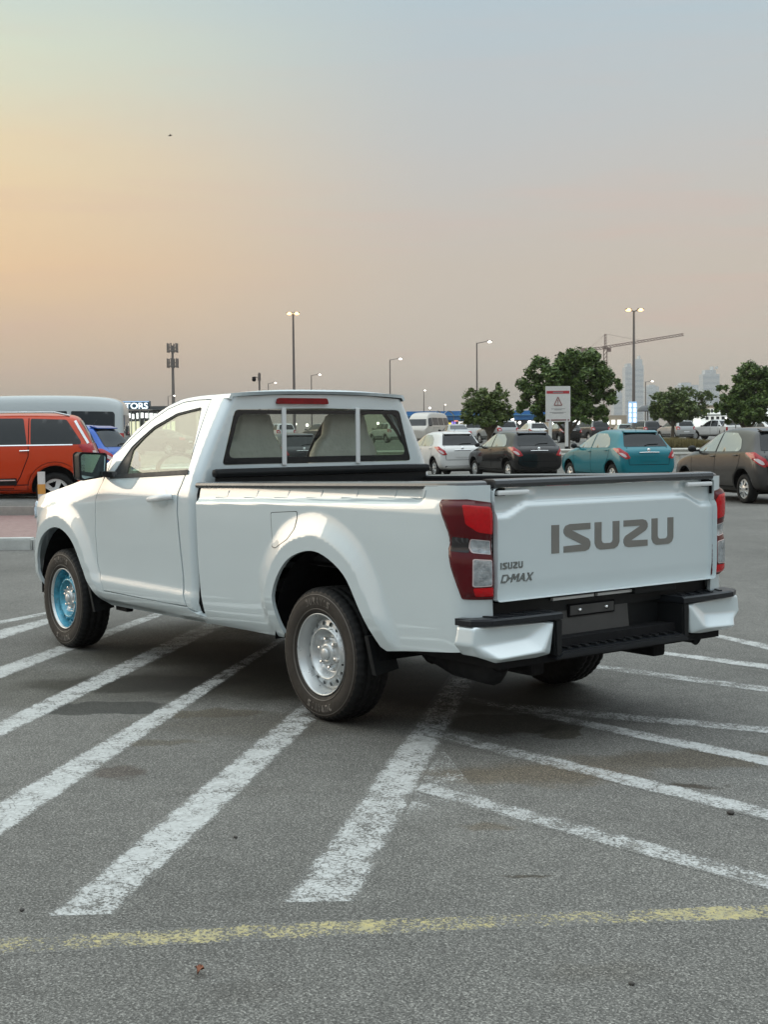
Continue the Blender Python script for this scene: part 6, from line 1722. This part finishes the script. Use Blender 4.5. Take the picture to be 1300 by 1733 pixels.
# tower crane
T_ = 700; p = at(1025, T_, 0); p.z = 0; o = empty('tower_crane', (p.x, p.y, .7), 0, 'tower crane with a long raised jib above the large tree', 'crane')
k_ = T_/FPX
def CP(px, py): return SX*((px-1025)*k_)+Vector((0, 0, zat(py, T_)-.7))
M['crane'] = mat('crane_red_brown', (.20, .12, .10), .6)
def truss(name, A, B, w, seg, th=.16):
    mb = MB(); d = (B-A); u = d.normalized(); n1 = u.cross(AX).normalized(); n2 = AX
    cs = [n1*w/2+n2*w/2, n1*w/2-n2*w/2, -n1*w/2+n2*w/2, -n1*w/2-n2*w/2]
    for c in cs: mb.tube([A+c, B+c], th, 4)
    for i in range(seg):
        a = A+d*i/seg; b_ = A+d*(i+1)/seg
        mb.tube([a+cs[1], b_+cs[3]], th*.7, 4); mb.tube([a+cs[0], b_+cs[2]], th*.7, 4)
    mb.build(name, M['crane'], o)
truss('mast', Vector((0, 0, 0)), CP(1025, 592), 1.7, 22, .17)
truss('mast_head', CP(1025, 592), CP(1025, 569), .9, 5, .16)
truss('jib', CP(1020, 592), CP(1157, 571), 1.1, 26, .15)
truss('counter_jib', CP(1029, 592), CP(984, 595), 1.1, 8, .15)
mb = MB(); mb.box(CP(989, 598), (2.2, 2.2, 2.6)); mb.build('counterweight', M['crane'], o)
mb = MB(); mb.tube([CP(1025, 569), CP(1090, 581.5)], .06, 4); mb.tube([CP(1025, 569), CP(1000, 592)], .06, 4); mb.build('tie_bars', M['crane'], o)
mb = MB(); mb.box(CP(1031, 596), (1.6, 1.6, 1.9)); mb.build('cabin', M['crane'], o)
# far skyline
T_ = 1900
M['tower'] = mat('hazy_tower_wall', (.62, .66, .68), .6)  # haze lightening put into the tower wall and glass colours
M['towerglass'] = mat('hazy_tower_glass', (.50, .56, .60), .4)
SK = [(1082, [(1073, 1090, 622), (1076, 1088, 612), (1083, 1084.5, 606)], 'slim stepped skyscraper with a spire right of the amber lamp post'),
      (1065, [(1059, 1071, 625), (1062, 1069, 619)], 'faint slim skyscraper touching the left side of the stepped one'),
      (1204, [(1190, 1218, 638), (1194, 1212, 631), (1207, 1208.5, 625), (1215, 1216, 629)], 'broad hazy tower block above the thin tree'),
      (1105, [(1095, 1116, 658), (1099, 1110, 655)], 'low hazy block right of the small lit lamp post'),
      (1166, [(1148, 1183, 656), (1153, 1170, 652)], 'wide low hazy block between the skyscraper and the broad tower'),
      (1047, [(1040, 1057, 668), (1043, 1052, 664)], 'low hazy block just right of the large round tree')]
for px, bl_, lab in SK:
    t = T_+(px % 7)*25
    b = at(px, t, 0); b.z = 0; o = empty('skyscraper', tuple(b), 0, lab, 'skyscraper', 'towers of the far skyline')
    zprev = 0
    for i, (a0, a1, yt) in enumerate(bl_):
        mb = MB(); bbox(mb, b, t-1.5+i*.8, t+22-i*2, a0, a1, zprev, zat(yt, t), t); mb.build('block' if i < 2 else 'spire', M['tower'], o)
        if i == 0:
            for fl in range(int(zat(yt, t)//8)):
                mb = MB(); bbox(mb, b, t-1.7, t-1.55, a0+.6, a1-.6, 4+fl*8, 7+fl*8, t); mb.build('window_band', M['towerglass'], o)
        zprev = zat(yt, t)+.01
# bird, leaf, grit
T_ = 60; p = at(297, T_, zat(233, T_)); o = empty('bird', tuple(p), 0, 'small dark bird flying high in the sky on the left', 'bird')
mb = MB(); mb.tube([L3(0, -.10, -.02), L3(0, -.02, .0), L3(0, .08, .015)], [.008, .032, .006], 8)
mb.add([L3(0, -.03, .01), L3(0, .03, .01), L3(.16, .05, .06), L3(.05, .0, .02)], [(0, 1, 2, 3)]); mb.add([L3(0, -.03, .01), L3(0, .03, .01), L3(-.14, .02, .05), L3(-.05, -.02, .02)], [(0, 1, 2, 3)])
mb.build('body', M['dark'], o)
M['leafbrown'] = mat('dry_leaf', (.20, .075, .04), .7, 0, 0, 0, .3, .3, 60)
v = []; f = []
for i in range(9):
    s = i/8; w = .013*math.sin(math.pi*min(1, s*1.05+.02)); z = .006+.010*math.sin(s*3.0)+.004*math.sin(s*9)
    for a in (-1, 0, 1): v.append(((s-.5)*.05, a*w, z+.007*abs(a)*(1+.4*math.sin(s*7))))
f = [(i*3+j, i*3+j+1, (i+1)*3+j+1, (i+1)*3+j) for i in range(8) for j in range(2)]
n_ = len(v); v += [(a, b, c-.0012) for a, b, c in v]; f += [tuple(n_+q for q in t_[::-1]) for t_ in f]
lf = mesh('fallen_leaf', v, f, M['leafbrown'], None, True); q = bpy.data.objects['fallen_leaf']; q.location = (-2.43, 2.97, .002); q.rotation_euler = (.2, .1, R(-40)); tag(q, 'curled brown dry leaf lying on the asphalt in the foreground', 'leaf')
M['stone'] = mat('dark_pebble', (.05, .045, .04), .8)
def pebble(x, y, r, label):
    rnd = random.Random(int(x*1000)); mb = MB(); mb.sphere((0, 0, r*.5), r, 9, 6, (1.2, .9, .6)); mb.v = [(a*rnd.uniform(.85, 1.15), b*rnd.uniform(.85, 1.15), c) for a, b, c in mb.v]
    o = mb.build('pebble', M['stone']); o.location = (x, y, 0); tag(o, label, 'pebble', 'loose pebbles on the asphalt')
pebble(-2.36, .63, .014, 'dark pebble beside a white line at the right side')
pebble(-1.43, 2.25, .008, 'tiny dark pebble between the two nearest left stripes')
pebble(-1.66, 3.15, .008, 'tiny dark pebble left of the nearest white stripe')
pebble(-3.2, 2.11, .008, 'tiny pebble near the bottom right of the foreground')
# ------------------------------------------------------------------ haze
HAZE = True
if HAZE:
    mb = MB(); mb.box((0, 0, 53.5), (9000, 9000, 111)); hz_ = mb.build('haze', M['gap'])
    m = bpy.data.materials.new('haze_air'); m.use_nodes = True; nt = m.node_tree; nt.nodes.clear(); g = G(nt)
    pv = g.n('ShaderNodeVolumePrincipled'); pv.inputs['Color'].default_value = (.60, .57, .535, 1); pv.inputs['Density'].default_value = 0.00030; pv.inputs['Anisotropy'].default_value = 0.0
    ou = g.n('ShaderNodeOutputMaterial'); g.link(pv.outputs[0], ou.inputs['Volume'])
    hz_.data.materials.clear(); hz_.data.materials.append(m); tag(hz_, kind='stuff')
    hz_.location = (0, 0, 0)
scene.cycles.volume_bounces = 0
scene.cycles.max_bounces = 8
